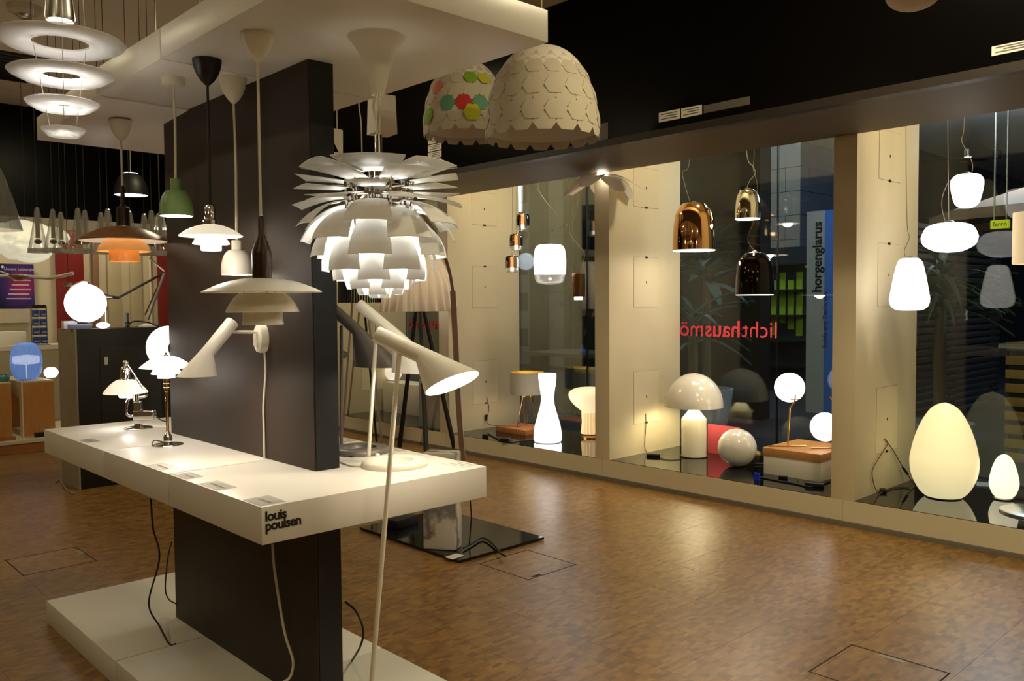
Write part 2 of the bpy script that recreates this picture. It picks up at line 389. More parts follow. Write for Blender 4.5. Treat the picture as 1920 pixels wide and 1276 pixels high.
for k in range(len(yfs)-1):
    ya, yb = yfs[k]+0.15, yfs[k+1]
    s = struct(B().box(XW+.004, XG, ya, yb, ZT-.012, ZT).build('trim_2', black_glass)); sills.append(s)
    g = bpy.data.objects.new('window_%d' % (k+1), None); C.objects.link(g); g['kind'] = 'structure'; g.location = (XG, ya, ZT)
    B().box(0, 0.012, 0, yb-ya, 0, 3.03).build('pane', win_glass, g)
    if k >= 2:
        B().box(0.0, 0.02, (yb-ya)*0.5-.004, (yb-ya)*0.5+.004, 0, 3.03).build('glazing_joint', matt_black, g)
# mirrored window lettering (reads from the street)
def shop_sign(yR, label):
    t = thing('window_lettering', label, 'sign', (XG-0.002, yR, onX(1462, 625, XG).z+0.0))
    z0 = onX(1400, 632, XG).z-t.location.z
    X, Y = (0, 1, 0), (0, 0, 1); sz = 0.190; u = 0.0
    for body, bold in (('licht', -.006), ('haus', 0.014), ('mö', 0.005)):
        o, w = text(body, sz, red_txt, t, (0, u, z0), X, Y, bold=bold); u += w+0.012
    return t
shop_sign(3.40, 'red mirrored lettering lichthausmö on the window glass behind the black pendant')
shop_sign(7.36, 'red mirrored lettering on the far window, half hidden behind the tripod lamps')

# ================================================================== DISPLAY STAND
XA, XB = 1.03, 1.822
YS = (2.057, 2.683, 3.295, 4.07)
WX0, WX1, WY0, WY1 = 1.38, 1.468, 2.385, 3.55
PZ = 2.186
wl = tag(B().box(WX0, WX1, WY0, WY1, 0.1, PZ).build('partition_panel', black_wall, bevel=0.001), 'tall dark brown partition panel standing through the white display shelves', 'partition')
B().box(WX0+.004, WX1+.0005, WY0-0.004, WY0, 0.1, PZ-.001).build('end_strip', black_edge, wl)
B().box(WX1, WX1+.003, WY0, WY1, 0.1, PZ-.001).build('rear_face', black_edge, wl)
names = ('front white display shelf slab with black lettering on its end', 'middle white display shelf slab under the small pendants', 'rear white display shelf slab carrying the chrome crane lamp')
for k in range(3):
    g = 0.008 if k else 0
    s = tag(B().box(XA, XB, YS[k]+g, YS[k+1], 0.784, 0.885).build('shelf_slab', white_lam, bevel=0.0015), names[k], 'shelf', 'white shelf slabs of the display stand')
    if k == 0:
        p0 = onY(497, 980, YS[0]-.0008)
        text('louis', 0.037, ink, s, (p0.x, YS[0]-.0008, zy(p0.x, YS[0], 977)), (1, 0, 0), (0, 0, 1), bold=0.028, space=.92)
        text('poulsen', 0.037, ink, s, (p0.x, YS[0]-.0008, zy(p0.x, YS[0], 995)), (1, 0, 0), (0, 0, 1), bold=0.028, space=.92)
bl = (1.77, 2.0+.66, 3.262, 4.165)
nb = ('front white floor plinth of the display stand', 'middle white floor plinth of the display stand', 'rear white floor plinth with a black cable lying on it')
for k in range(3):
    tag(B().box(XA+.012, XB, bl[k]+.008, bl[k+1], 0.0, 0.1).build('floor_plinth', white_lam, bevel=0.0015), nb[k], 'plinth', 'white floor plinths of the display stand')
pn = ('front white ceiling canopy board above the leafy pendant', 'middle white ceiling canopy board carrying the green pendant', 'rear white ceiling canopy board carrying the amber pendant')
for k, (ya, yb, za, zb) in enumerate(((1.765, 2.683, PZ, PZ), (2.689, 3.295, PZ, PZ), (3.301, 4.07, PZ-.004, PZ-.05))):
    b = B().box(XA+.01, XB, ya, yb, 0, 0.094)
    b.v = [(x, y, z+(za if y < (ya+yb)/2 else zb)) for x, y, z in b.v]
    t = thing('canopy_board', pn[k], 'ceiling panel', (0, 0, 0), group='white boards hung above the display stand')
    b.build('board', white_lam, t, bevel=0.0012)
    for (x, y) in ((1.5, ya+.15), (1.5, yb-.15)):
        B().cyl((x, y, 0), 0.0012, PZ+.05, CEIL, 6).build('suspension_wire', steel, t)
# small fixings and price cards on the shelf
def card_on(P, sx, sy, rz, label, m=card, lines=3):
    c = tag(B().box(-sx/2, sx/2, -sy/2, sy/2, 0, 0.002).build('price_card', m, None, P, rz=rz), label, 'price card', 'price cards on the display stand')
    for k in range(lines):
        y = sy/2-(k+1)*sy/(lines+1); B().box(-sx*.42, sx*(.35-.18*(k % 2)), y-.0018, y+.0018, .002, .0023).build('print_line', ink_grey, c)
    return c
clear_card = mat('acrylic_card', (190, 184, 186), 0.3, var=0.03, alpha=.28)
for (px, py, sx, sy, lb) in ((483, 941, .10, .075, 'small price card at the front corner of the front shelf'), (404, 911, .13, .06, 'clear price card along the left edge of the front shelf'),
                            (345, 893, .10, .055, 'faint price card where the front and middle shelves meet'), (296, 876, .12, .055, 'faint price card on the edge of the middle shelf'), (168, 826, .09, .05, 'small price card on the far shelf near its left edge')):
    P = onZ(px, py, .885); P.x = max(P.x, XA+sy/2+.004); card_on(P, sx, sy, pi/2, lb, clear_card, 1)
for (px, py, lb) in ((873, 868, 'white price card at the right corner of the front shelf'), (757, 842, 'pale price card behind the table lamp foot'), (668, 823, 'pale price card beside the grey lamp foot')):
    P = onZ(px, py, .885); P.x = min(P.x, XB-.04); P.y = max(P.y, YS[0]+.06); card_on(P, .10, .07, pi/2, lb, card)

# ------------------------------------------------------------------ pendants below the boards
def canopy_bell(parent, r, h, m, n=28):
    prof = [(r*.97, 0), (r, -.01*h), (r*.985, -.12*h), (r*.90, -.35*h), (r*.72, -.60*h), (r*.45, -.82*h), (r*.16, -.97*h), (.004, -h)]
    return B().lathe(prof[::-1], n).build('ceiling_rose', m, parent)
def ph_profile(r_in, z_in, r_out, z_out, k=8, bulge=.35):
    out = []
    for i in range(k+1):
        t = i/k; r = r_in+(r_out-r_in)*t; z = z_in+(z_out-z_in)*(t**2.0*(1-bulge)+t*bulge)
        out.append((r, z))
    return out
def pendant_base(name, label, px, py, z=PZ, group=None):
    P = onZ(px, py, z); t = thing(name, label, 'pendant lamp', P, 0, group); return t, P
# white three-shade pendant
t, P = pendant_base('layered_pendant', 'off-white layered three-shade pendant on white cord, unlit, nearest the camera', 482, 64)
Z = lambda y: zy(P.x, P.y, y)-P.z
u = mpp(P)
canopy_bell(t, 32*u, -Z(116), lacq_white)
B().tube([(0, 0, Z(114)), (0, 0, Z(405))], .0042).build('cord', cord_white, t)
B().lathe([(.006, Z(405)), (.009, Z(412)), (.0095, Z(440)), (.013, Z(446)), (.0265, Z(470)), (.0275, Z(476)), (.0275, Z(522))][::-1], 28).build('socket', brown_metal, t)
B().shell(ph_profile(.048, Z(522), .168, Z(549.5)+.004), .002, 56).build('top_shade', lacq_white, t)
B().shell(ph_profile(.060, Z(549), .103, Z(584), bulge=.25), .002, 48).build('middle_shade', lacq_white, t)
B().shell([(.055, Z(583)), (.056, Z(600)), (.059, Z(608))], .002, 48).build('lower_shade', lacq_white, t)
for a in (0.3, 2.4, 4.5): B().tube([(.05*cos(a), .05*sin(a), Z(524)), (.056*cos(a), .056*sin(a), Z(584))], .0015, 6).build('strut', steel, t)
# amber three-shade pendant
t, P = pendant_base('layered_pendant', 'amber and brown layered three-shade pendant glowing below the rear board', 226, 226, PZ-.025)
Z = lambda y: zy(P.x, P.y, y)-P.z
u = mpp(P)
canopy_bell(t, 22*u, -Z(265), lacq_white)
B().tube([(0, 0, Z(263)), (0, 0, Z(350))], .0045).build('cord', cord_white, t)
B().lathe([(.006, Z(348)), (.0085, Z(354)), (.0085, Z(382)), (.012, Z(386)), (.025, Z(390)), (.026, Z(424))][::-1], 28).build('socket', brown_metal, t)
B().shell(ph_profile(.045, Z(425), .167, Z(450)), .002, 56).build('top_shade', brown_top, t)
B().shell([(r, z-.0035) for r, z in ph_profile(.05, Z(426), .164, Z(450))], .001, 56).build('shade_lining', paper_white, t)
B().shell(ph_profile(.058, Z(446), .102, Z(471), bulge=.25), .002, 48).build('middle_shade', amber_glow, t)
B().shell([(.056, Z(468)), (.056, Z(486)), (.058, Z(490))], .002, 48).build('lower_shade', amber_glow, t)
for a in (0.3, 2.4, 4.5): B().tube([(.05*cos(a), .05*sin(a), Z(428)), (.056*cos(a), .056*sin(a), Z(470))], .0015, 6).build('strut', steel, t)
B().ball((0, 0, Z(447)), .028).build('bulb', bulb_m, t)
bulb_light(t, (0, 0, Z(445)), 4, MID, .03)
# opal glass pendant on black cord
t, P = pendant_base('opal_pendant', 'small opal glass layered pendant with chrome cap on black cord, lit', 388, 112)
Z = lambda y: zy(P.x, P.y, y)-P.z
u = mpp(P)
canopy_bell(t, 28*u, -Z(161), matt_black)
B().tube([(0, 0, Z(158)), (0, 0, Z(386))], .0042).build('cord', cord_black, t)
B().lathe([(.008, Z(383)), (.014, Z(385)), (.018, Z(390)), (.018, Z(410)), (.022, Z(413)), (.022, Z(421))][::-1], 24).build('chrome_cap', chrome, t)
B().shell(ph_profile(.022, Z(421), 62*u, Z(442), bulge=.3), .002, 48).build('top_shade', opal_soft, t)
B().shell(ph_profile(.03, Z(440), 36*u, Z(457), bulge=.2), .002, 40).build('middle_shade', opal, t)
B().lathe([(.02, Z(455)), (20*u, Z(456)), (20*u, Z(469)), (18*u, Z(470))][::-1], 36).build('lower_shade', opal, t)
bulb_light(t, (0, 0, Z(480)), 1.2, COOL, .03)
# small bell pendants
def bell_pendant(px, py, yc, y0, y1, y2, hw, hn, m, rose, label, zc=PZ):
    t, P = pendant_base('bell_pendant', label, px, py, zc, 'small metal bell pendants')
    Z = lambda y: zy(P.x, P.y, y)-P.z
    u = mpp(P)
    if rose == 'bell': canopy_bell(t, 26*u, -Z(yc), lacq_white); zc0 = Z(yc-2)
    else: B().lathe([(.03, Z(yc)), (.037, Z(yc)+.002), (.037, 0)], 28).build('ceiling_rose', lacq_white, t); zc0 = Z(yc)
    B().tube(curve([(0, 0, zc0), (.003, 0, zc0*.6+Z(y0)*.4), (0, 0, Z(y0)+.002)]), .0045).build('cord', cord_white, t)
    rn, rr = hn*u, hw*u; hgt = Z(y1)-Z(y2)
    prof = [(rn*.4, Z(y0)), (rn*.95, Z(y0)-.001), (rn, Z(y0)-.004), (rn, Z(y1))]
    prof += [(rn+(rr-rn)*sin(pi/2*k/8)**.85, Z(y1)-hgt*(1-cos(pi/2*k/8))*.92) for k in range(1, 9)]+[(rr, Z(y2))]
    B().shell(prof, .002, 44).build('shade', m, t)
    B().shell([(r-.0035, z) for r, z in prof[5:]], .0008, 40).build('shade_lining', inner_glow, t)
    B().ball((0, 0, Z(y2)+.03), .016).build('bulb', bulb_m, t)
    bulb_light(t, (0, 0, Z(y2)+.004), 1.5, MID, .02)
    return t
bell_pendant(324.5, 146, 161, 335, 356, 405, 33, 10.5, lacq_green, 'disc', 'small sage green metal bell pendant with a lit rim')
bell_pendant(437, 146, 195, 450, 468, 515, 31, 10, lacq_white, 'bell', 'small off-white metal bell pendant half behind the layered pendant')

# ------------------------------------------------------------------ leafy pendant
t, P = pendant_base('leaf_pendant', 'large white pendant of overlapping metal leaves, brightly lit from inside', 706.5, 70)
cx = 712
Z = lambda y: zy(P.x, P.y, y)-P.z
u = mpp(P)
tr = [(55*u, 0), (54*u, -.004), (44*u, -.022), (33*u, -.05), (24*u, -.09), (17*u, -.135), (12*u, -.165), (8*u, Z(176))]
B().lathe(tr[::-1], 40).build('ceiling_rose', lacq_white, t)
for s in (-1, 1): B().tube(curve([(s*.004, 0, Z(174)), (s*.012, .004, Z(200)), (s*.005, 0, Z(232)), (s*.004, 0, Z(258))]), .003, 8).build('cable', cord_white, t)
B().cyl((0, 0, 0), .0115, Z(312), Z(253), 24).build('rod', chrome, t)
B().lathe([(.0115, Z(306)), (.03, Z(310)), (.034, Z(330)), (.034, Z(405))][::-1], 24).build('core', chrome, t)
rows = [(44, 326, 136, 309, 138), (60, 340, 150, 330, 92), (68, 357, 154, 357, 80), (72, 368, 158, 386, 84), (74, 380, 152, 424, 90), (72, 394, 146, 452, 88),
        (68, 412, 128, 481, 82), (62, 434, 109, 507, 76), (54, 459, 87, 525, 62), (44, 484, 63, 541, 48), (30, 508, 41, 552, 34), (14, 530, 21, 558, 20)]
leaf_m = mat('white_leaf', (240, 240, 236), 0.4, var=0.01)
for k, (ri, yi, ro, yo, wpx) in enumerate(rows):
    zi, zo = Z(yi), Z(yo); ri, ro, wd = ri*u, ro*u, wpx*u
    b = B(); n1, n2 = 7, 6; g = []
    for lay in (0, 1):
        for i in range(n1):
            s = i/(n1-1); r = ri+(ro-ri)*s; z = zi+(zo-zi)*s
            drop = abs(zo-zi); bul = .22*drop*4*s*(1-s)*(1 if k > 1 else .3)
            nx, nz = -(zo-zi), (ro-ri); l = sqrt(nx*nx+nz*nz)
            nx, nz = nx/l, nz/l
            w = wd*(.52+.48*s) if i < n1-1 else wd*.96
            for j in range(n2):
                a = (j/(n2-1)-.5)*w
                R_ = (r+nx*bul)*1.0
                sag = a*a/(2*max(R_*1.25, .035))*min(1.0, .35+abs(nx)*1.2)
                b_ = bul - lay*.0014
                g.append((r+nx*b_-sag*abs(nx), a, z+nz*b_-sag*nz*.55))
    N_ = n1*n2; fs = []
    for lay in (0, 1):
        for i in range(n1-1):
            for j in range(n2-1):
                q = lay*N_+i*n2+j; f = (q, q+1, q+n2+1, q+n2); fs.append(f if lay else f[::-1])
    rim = [j for j in range(n2)]+[i*n2+n2-1 for i in range(1, n1)]+[(n1-1)*n2+j for j in range(n2-2, -1, -1)]+[i*n2 for i in range(n1-2, 0, -1)]
    for i in range(len(rim)):
        a, c = rim[i], rim[(i+1) % len(rim)]; fs.append((a, c, c+N_, a+N_))
    b.add(g, fs); me = b.mesh('leaf', leaf_m, sharp=50)
    a0 = -YAW-pi/2+pi/2*0
    a_cam = math.atan2(-P.y, -P.x)
    for q in range(6):
        inst(me, 'leaf', t, (0, 0, 0), rot=(0, 0, a_cam+radians(-8)+(q+(.5 if k % 2 else 0))*pi/3))
strut_me = B().tube([(66*u, 0, Z(340)), (62*u, 0, Z(420)), (40*u, 0, Z(500)), (14*u, 0, Z(545))], .0035, 6).mesh('strut', chrome)
for q in range(12): inst(strut_me, 'strut', t, rot=(0, 0, q*pi/6+.26))
for yy, rr in ((350, 60), (372, 64), (396, 66)):
    B().lathe([(rr*u-.004, Z(yy)), (rr*u, Z(yy)), (rr*u, Z(yy)+.01), (rr*u-.004, Z(yy)+.01)], 40, closed=True).build('support_ring', chrome, t)
B().lathe([(.001, Z(505)), (.03, Z(495)), (.042, Z(470)), (.042, Z(420)), (.034, Z(405))], 24).build('lamp_bulb', mat('artichoke_bulb', (255, 255, 250), .3, emit=34, ecol=(255, 250, 242), var=0), t)

# ------------------------------------------------------------------ slant-head lamps
def slant_head(t, back, tube_end, rt, rim_c, rim_n, rim_r, side, m, lit=True, power=4, color=MID):
    back, tube_end, rim_c = rel(back, t), rel(tube_end, t), rel(rim_c, t); side = Vector(side).normalized(); N_ = 36
    def ring(c, n, r):
        n = n.normalized(); s = (side-n*side.dot(n)).normalized(); w = n.cross(s)
        return [c+s*(r*cos(2*pi*j/N_))+w*(r*sin(2*pi*j/N_)) for j in range(N_)]
    ax = (tube_end-back).normalized(); rn = Vector(rim_n)
    if rn.dot(ax) < 0: rn = -rn
    rs = [ring(back+ax*.0, ax, rt*.80), ring(back+ax*.0015, ax, rt*.93), ring(back+ax*.006, ax, rt), ring(tube_end, ax, rt)]
    rim_o = ring(rim_c, rn, rim_r); rim_i = ring(rim_c, rn, rim_r-.003); ti = ring(tube_end, ax, rt-.004); bi = ring(back+ax*.01, ax, rt-.004)
    b = B(); b.rings(rs+[rim_o, rim_i], caps=False); b.add(rs[0], [tuple(range(N_-1, -1, -1))])
    b.build('lamp_head', m, t, sharp=30)
    b = B(); b.rings([rim_i, ti, bi], caps=False); b.add(bi, [tuple(range(N_))])
    hd = b.build('head_lining', inner_glow if lit else paper_white, t, sharp=30)
    if lit:
        c = tube_end.lerp(rim_c, .35); B().ball(c, .02).build('bulb', bulb_m, t)
        bulb_light(t, tube_end.lerp(rim_c, .8), power, color, .03)
    return hd
SIDE = Vector((FW.x, FW.y, 0)).normalized()
# white table lamp
D1 = depth(onZ(740, 872, .885)); base = onZ(740, 872, .885)
t = thing('slanted_table_lamp', 'white table lamp with slanted cone head and round foot on the front shelf', 'table lamp', base)
u = mpp(base)
ft = [(63*u, 0), (63*u, .006), (60*u, .016), (56*u, .02), (38*u, .021), (36*u, .019), (34*u, .006), (33*u, .004)]
B().lathe(ft[::-1], 48).build('foot', lacq_white, t)
B().lathe([(.008, .02), (.008, .026), (.004, .03)], 12, (-(708-740)*0, 0, 0)).build('switch', lacq_white, t, rel(onZ(708, 866, .885), t)+Vector((0, 0, 0)))
pf = onZ(691, 866, .885)+Vector((0, 0, .018)); pt = dep(703.5, 640, depth(pf))
B().tube([rel(pf, t), rel(dep(707, 600, depth(pf)), t)], .0065, 12).build('stem', lacq_white, t)
slant_head(t, dep(671, 569, D1), dep(745, 630, D1), .0195, dep(788, 698, D1), (0.04, 0, 1), .094, SIDE, lacq_white, True, 2.5)
B().tube(curve([rel(onZ(688, 873, .888), t), rel(onZ(660, 873, .888), t), rel(onZ(638, 866, .888), t)]), .003, 6).build('cord', cord_white, t)
# grey table lamp behind the partition end
base = onZ(676, 847, .885); D2 = depth(base)
t = thing('slanted_table_lamp', 'dark grey table lamp with slanted head, half hidden by the partition', 'table lamp', base)
u = mpp(base)
B().lathe([(r*.95, z) for r, z in ft][::-1], 48).build('foot', lacq_grey, t)
B().tube([rel(onZ(640, 843, .885), t)+Vector((0, 0, .018)), rel(dep(640, 610, D2+.05), t)], .0065, 10).build('stem', lacq_grey, t)
slant_head(t, dep(612, 568, D2), dep(668, 618, D2), .021, dep(712, 687, D2), (0.03, 0, 1), .092, SIDE, lacq_grey, False)
B().tube(curve([rel(onZ(660, 856, .888), t), rel(onZ(646, 851, .888), t), rel(onZ(640, 845, .888), t)]), .003, 6).build('cord', cord_black, t)
# white floor lamp in front of the shelf
YL = 1.93
a = onY(748.5, 663, YL); bpt = onY(697, 1276, YL); k = (0.112-a.z)/(bpt.z-a.z); foot = a+(bpt-a)*k
t = thing('slanted_floor_lamp', 'white floor lamp with slanted cone head on a thin leaning stem', 'floor lamp', (foot.x, foot.y, .1))
D3 = depth(a); u = D3/FPX
B().lathe([(.11, 0), (.11, .004), (.105, .012), (.012, .016), (.009, .03)][::-1], 40, (.05, 0, 0)).build('foot', lacq_white, t)
B().tube([(0, 0, .012), rel(dep(750, 645, D3), t)], .0068, 12).build('stem', lacq_white, t)
slant_head(t, dep(704, 625, D3), dep(787, 664, D3), 16*u, dep(848.5, 718.5, D3), RT*.39-UP*.92-SIDE*.26, 55*u, SIDE, lacq_white, True, 3)
# white wall lamp
pc = onX(496, 634, WX0); ya = pc.y
t = thing('slanted_wall_lamp', 'white wall lamp with slanted head on an oval plate fixed to the dark partition', 'wall lamp', pc)
b = B(); N_ = 32; rs = []
for (x, s) in ((0, 1.0), (-.018, 1.0), (-.026, .93), (-.028, .82)):
    rs.append([(x, s*.034*cos(2*pi*j/N_), s*(.050*sin(2*pi*j/N_))) for j in range(N_)])
b.rings(rs).build('wall_plate', lacq_white, t)
B().lathe([(.008, 0), (.006, .012)], 12).build('switch', lacq_white, t, (-.034, 0, -.022))
am = onY(437, 622, ya)
B().tube([(-.02, 0, rel(onX(489, 622, WX0), t).z), rel(am, t)], .0055, 10).build('arm', lacq_white, t)
slant_head(t, onY(437, 602, ya), onY(390, 660, ya), .0225, onY(369.5, 704.5, ya), (0.0, 0, 1), .064, (0, 1, 0), lacq_white, True, 3.0)
cpts = [rel(onX(x, y, WX0-.006), t) for x, y in ((496, 660), (498, 700), (494, 760), (495, 810), (496, 862))]
B().tube(curve(cpts), .0038, 8).build('cord', cord_white, t)

# ------------------------------------------------------------------ small opal table lamp and crane lamp
base = onZ(315, 834, .885)
t = thing('opal_table_lamp', 'slim chrome table lamp with layered opal glass shade, lit, on the middle shelf', 'table lamp', base)
Z = lambda y: zy(base.x, base.y, y)-base.z
u = mpp(base)
B().lathe([(30*u, 0), (30*u, .002), (28*u, .005), (.01, .007)][::-1], 40).build('foot', chrome, t)
B().lathe([(.016, .006), (.017, .01), (.016, Z(818)), (.011, Z(813)), (.0055, Z(808))][::-1], 24).build('stem_socket', chrome, t)
B().cyl((0, 0, 0), .0055, Z(812), Z(728), 16).build('stem', brass, t)
for y, r in ((733, .008), (726, .013), (719, .013)): B().lathe([(r*.7, -.003), (r, -.001), (r, .001), (r*.7, .003)], 20, (0, 0, Z(y))).build('ring', chrome, t)
B().cyl((0, 0, 0), .010, Z(730), Z(707), 20).build('neck', brass, t)
B().shell(ph_profile(.02, Z(667), 50*u, Z(688), bulge=.3), .002, 48).build('top_shade', opal_hot, t)
B().shell(ph_profile(.03, Z(685), 29*u, Z(700), bulge=.15), .002, 40).build('middle_shade', opal, t)
B().lathe([(.012, Z(709)), (17*u, Z(708)), (17*u, Z(690)), (.02, Z(689))], 36).build('lower_shade', opal, t)
B().lathe([(.012, 0), (.012, .003), (.004, .005), (.004, .014)], 16, (0, 0, Z(667))).build('finial', chrome, t)
bulb_light(t, (0, 0, Z(712)-.01), 1.2, COOL, .02)
B().tube(curve([(-.055, .0, .003), (-.06, .0, .012), (-.045, .01, .022), (-.017, .0, .014)]), .0022, 6).build('cord', cord_black, t)

base = onZ(260, 803, .885); DD = depth(base)
t = thing('crane_lamp', 'chrome crane-arm piano lamp with opal glass bowl shade on the far shelf', 'table lamp', base)
u = mpp(base)
Q = lambda x, y: rel(dep(x, y, DD), t)
B().lathe([(28*u, 0), (28*u, .003), (26*u, .006), (.01, .007)][::-1], 40).build('foot', chrome, t)
B().box(-.015, .015, -.012, .012, .005, Q(259, 752).z).build('post', chrome, t, bevel=.002, rz=-YAW)
B().box(-.044, .046, -.02, .02, 0, .042).build('counterweight', chrome, t, (Q(271, 785).x, Q(271, 785).y, Q(271, 787).z), bevel=.006, rz=-YAW)
B().tube(curve([Q(x, y) for x, y in ((254, 780), (242, 779), (236.5, 771), (239, 752), (245, 746), (262, 744.5), (271, 743), (273, 737), (256, 710), (237, 682))], 6), .0058, 10).build('arm', chrome, t)
B().ball(Q(235.5, 680), .012).build('pivot', chrome, t)
B().cyl(Q(256, 745), .011, -.012, .02, 16).build('joint', chrome, t)
c0 = Q(234.5, 700)
zz = lambda y: Q(234.5, y).z-c0.z
B().lathe([(.007, zz(684)), (.014, zz(688)), (.02, zz(692)), (.021, zz(708)), (.029, zz(712)), (.03, zz(716))][::-1], 28, c0).build('chrome_cap', chrome, t)
B().shell(ph_profile(.028, zz(711), 43*u, zz(736), bulge=.35), .0025, 48, c0).build('shade', opal_soft, t)
B().lathe([(.001, zz(746)), (12*u, zz(745)), (15*u, zz(739)), (15*u, zz(726))], 32, c0).build('inner_shade', opal, t)
bulb_light(t, c0+Vector((0, 0, zz(748))), 1.0, COOL, .02)
B().tube(curve([Q(291, 776), Q(300, 786), Q(312, 790)]), .0025, 6).build('cord', cord_black, t)

# globe lamp on the far end of the partition
t = thing('globe_wall_lamp', 'round white lit globe lamp peeking out behind the partition end', 'wall lamp', (1.42, WY1, 1.24))
B().lathe([(.045, 0), (.045, .012), (.02, .02)], 24).build('wall_plate', chrome, t).rotation_euler = (-pi/2, 0, 0)
B().ball((0, .105, 0), .092, 36, 24).build('globe', opal_hot, t)

# loose cables below the shelf
def cable(label, pts, r, m, name='power_cable'):
    return tag(B().tube(curve(pts), r, 7).build(name, m), label, 'cable')
cz = [(283, 935, 1.2), (287, 990, 1.2), (299, 1045, 1.2), (279, 1130, 1.2), (300, 1175, 1.2), (318, 1207, 1.2)]
cable('black power cable hanging from the middle shelf down to the plinth', [onX(x, y, 1.24) for x, y, _ in cz[:-1]]+[onZ(318, 1207, .102), onZ(330, 1206, .102)], .0035, cord_black)
cable('thin black cable looping beside the partition edge', [onX(x, y, 1.375) for x, y in ((322, 1015), (315, 1045), (310, 1100), (316, 1122))]+[onX(331, 1132, 1.38)], .003, cord_black)
cable('white power cable falling from under the front shelf', [onX(x, y, 1.365) for x, y in ((511, 1020), (514, 1060), (524, 1130), (535, 1190), (549, 1235))]+[onX(548, 1258, 1.345), onX(541, 1272, 1.33), onX(528, 1280, 1.31)], .0045, cord_white)
cable('black cable curving behind the partition end near the floor', [onX(x, y, 1.6) for x, y in ((648, 1128), (668, 1146), (681, 1180), (676, 1210))]+[onZ(660, 1238, .103)], .004, cord_black)

# ================================================================== WINDOW DISPLAYS
def lathe_px(P, prof, n=40):            # silhouette given as (half width px, row px) on the vertical through P
    u = mpp(P); return [(max(w, .05)*u, zy(P.x, P.y, y)-P.z) for w, y in prof]
def smooth(prof, k=5):
    return [(v.x, v.y) for v in curve([(r, z, 0) for r, z in prof], k)]
def hang(t, P, pts, r=.002, m=None, name='cable'):    # cable given in pixels, hanging in the plane X = P.x
    q_ = [rel(onX(x, y, P.x), t) for x, y in pts]
    if pts[0][1] < 300: q_ = [Vector((q_[0].x, q_[0].y, 3.2-t.location.z))]+[q for q in q_ if q.z < 3.0-t.location.z]
    B().tube(curve(q_), r, 6).build(name, m or cord_grey, t)
# --- right bay
base = onZ(1769, 931, ZT)
t = thing('egg_lamp', 'large cream egg-shaped glass lamp glowing on the black sill', 'table lamp', base)
pr = lathe_px(base, [(.1, 754), (16, 759), (30, 770), (45, 793), (57, 822), (64, 850), (66, 868), (62, 892), (50, 915), (38, 927), (28, 931)])
B().lathe(smooth(pr)[::-1], 56).build('shade', egg_m, t)
B().lathe([(.105, 0), (.105, .008), (.09, .02)], 40).build('base_ring', black_edge, t)
B().tube(curve([rel(onY(1660, 823, 2.338), t), rel(onY(1676, 846, 2.33), t), rel(onY(1693, 876, 2.32), t), rel(onY(1703, 891, 2.30), t), rel(onZ(1718, 912, ZT+.004), t), rel(onZ(1742, 925, ZT+.004), t)]), .003, 6).build('cord', cord_black, t)
c = B().tube([rel(onY(1693, 876, 2.32), t), rel(onY(1702, 889, 2.30), t)], .009, 8).build('cord_switch', black_edge, t)
base = onZ(1882, 935, ZT)
t = thing('egg_lamp', 'small bright egg-shaped glass lamp on a steel ring foot', 'table lamp', base)
pr = lathe_px(base, [(.1, 851), (9, 854), (17, 863), (24, 880), (28.5, 900), (28, 912), (22, 926), (14, 932), (11, 933)])
B().lathe(smooth(pr)[::-1], 48).build('shade', egg_s, t)
B().lathe([(.055, 0), (.06, .006), (.055, .012), (.04, .012), (.038, 0)], 36, closed=True).build('foot_ring', steel, t)
B().tube(curve([(.05, -.05, .004), (.10, -.14, .004), (.18, -.2, .004)]), .0025, 6).build('cord', cord_black, t)
pcl = onY(1655, 822, 2.345)
cord = cable('brown cord with black plug hanging from the hatch beside the large egg lamp', [onY(x, y, 2.335) for x, y in ((1659, 822), (1664, 832), (1650, 855), (1636, 880), (1638, 905))]+[onZ(1646, 924, ZT+.012), onZ(1654, 922, ZT+.012)], .003, cord_brown)
B().box(-.03, .03, -.018, .018, 0, .022).build('plug', black_edge, cord, onZ(1656, 922, ZT), bevel=.004, rz=.5)
B().tube(curve([onZ(1656, 922, ZT+.006), onZ(1674, 915, ZT+.005), onZ(1692, 913, ZT+.005), onZ(1706, 914, ZT+.005)]), .003, 6).build('flex', cord_black, cord)
tag(B().box(-.07, .07, -.045, .045, 0, .003).build('price_card', card, None, onZ(1845, 908, ZT), rz=.3), 'white price card on the black sill between the egg lamps', 'price card')
# lamp with drum shade at the frame's right edge
base = onZ(1945, 962, ZT)
t = thing('drum_floor_lamp', 'cream drum shade lamp on a round steel foot at the right picture edge', 'floor lamp', base)
u = mpp(base)
B().lathe([(74*u, 0), (74*u, .01), (70*u, .014), (.02, .018)][::-1], 48).build('foot', steel, t)
B().cyl((0, 0, 0), .012, .014, zy(base.x, base.y, 440)-base.z, 16).build('pole', steel, t)
zt, zb = zy(base.x, base.y, 397)-base.z, zy(base.x, base.y, 494)-base.z
B().shell([(57*u, zt), (57*u, zb)], .003, 48).build('shade', mat('cream_shade', (236, 214, 176), .8, emit=.42, ecol=(255, 226, 176), var=.02), t)
B().ball((0, 0, (zt+zb)/2), .05).build('bulb', opal, t)
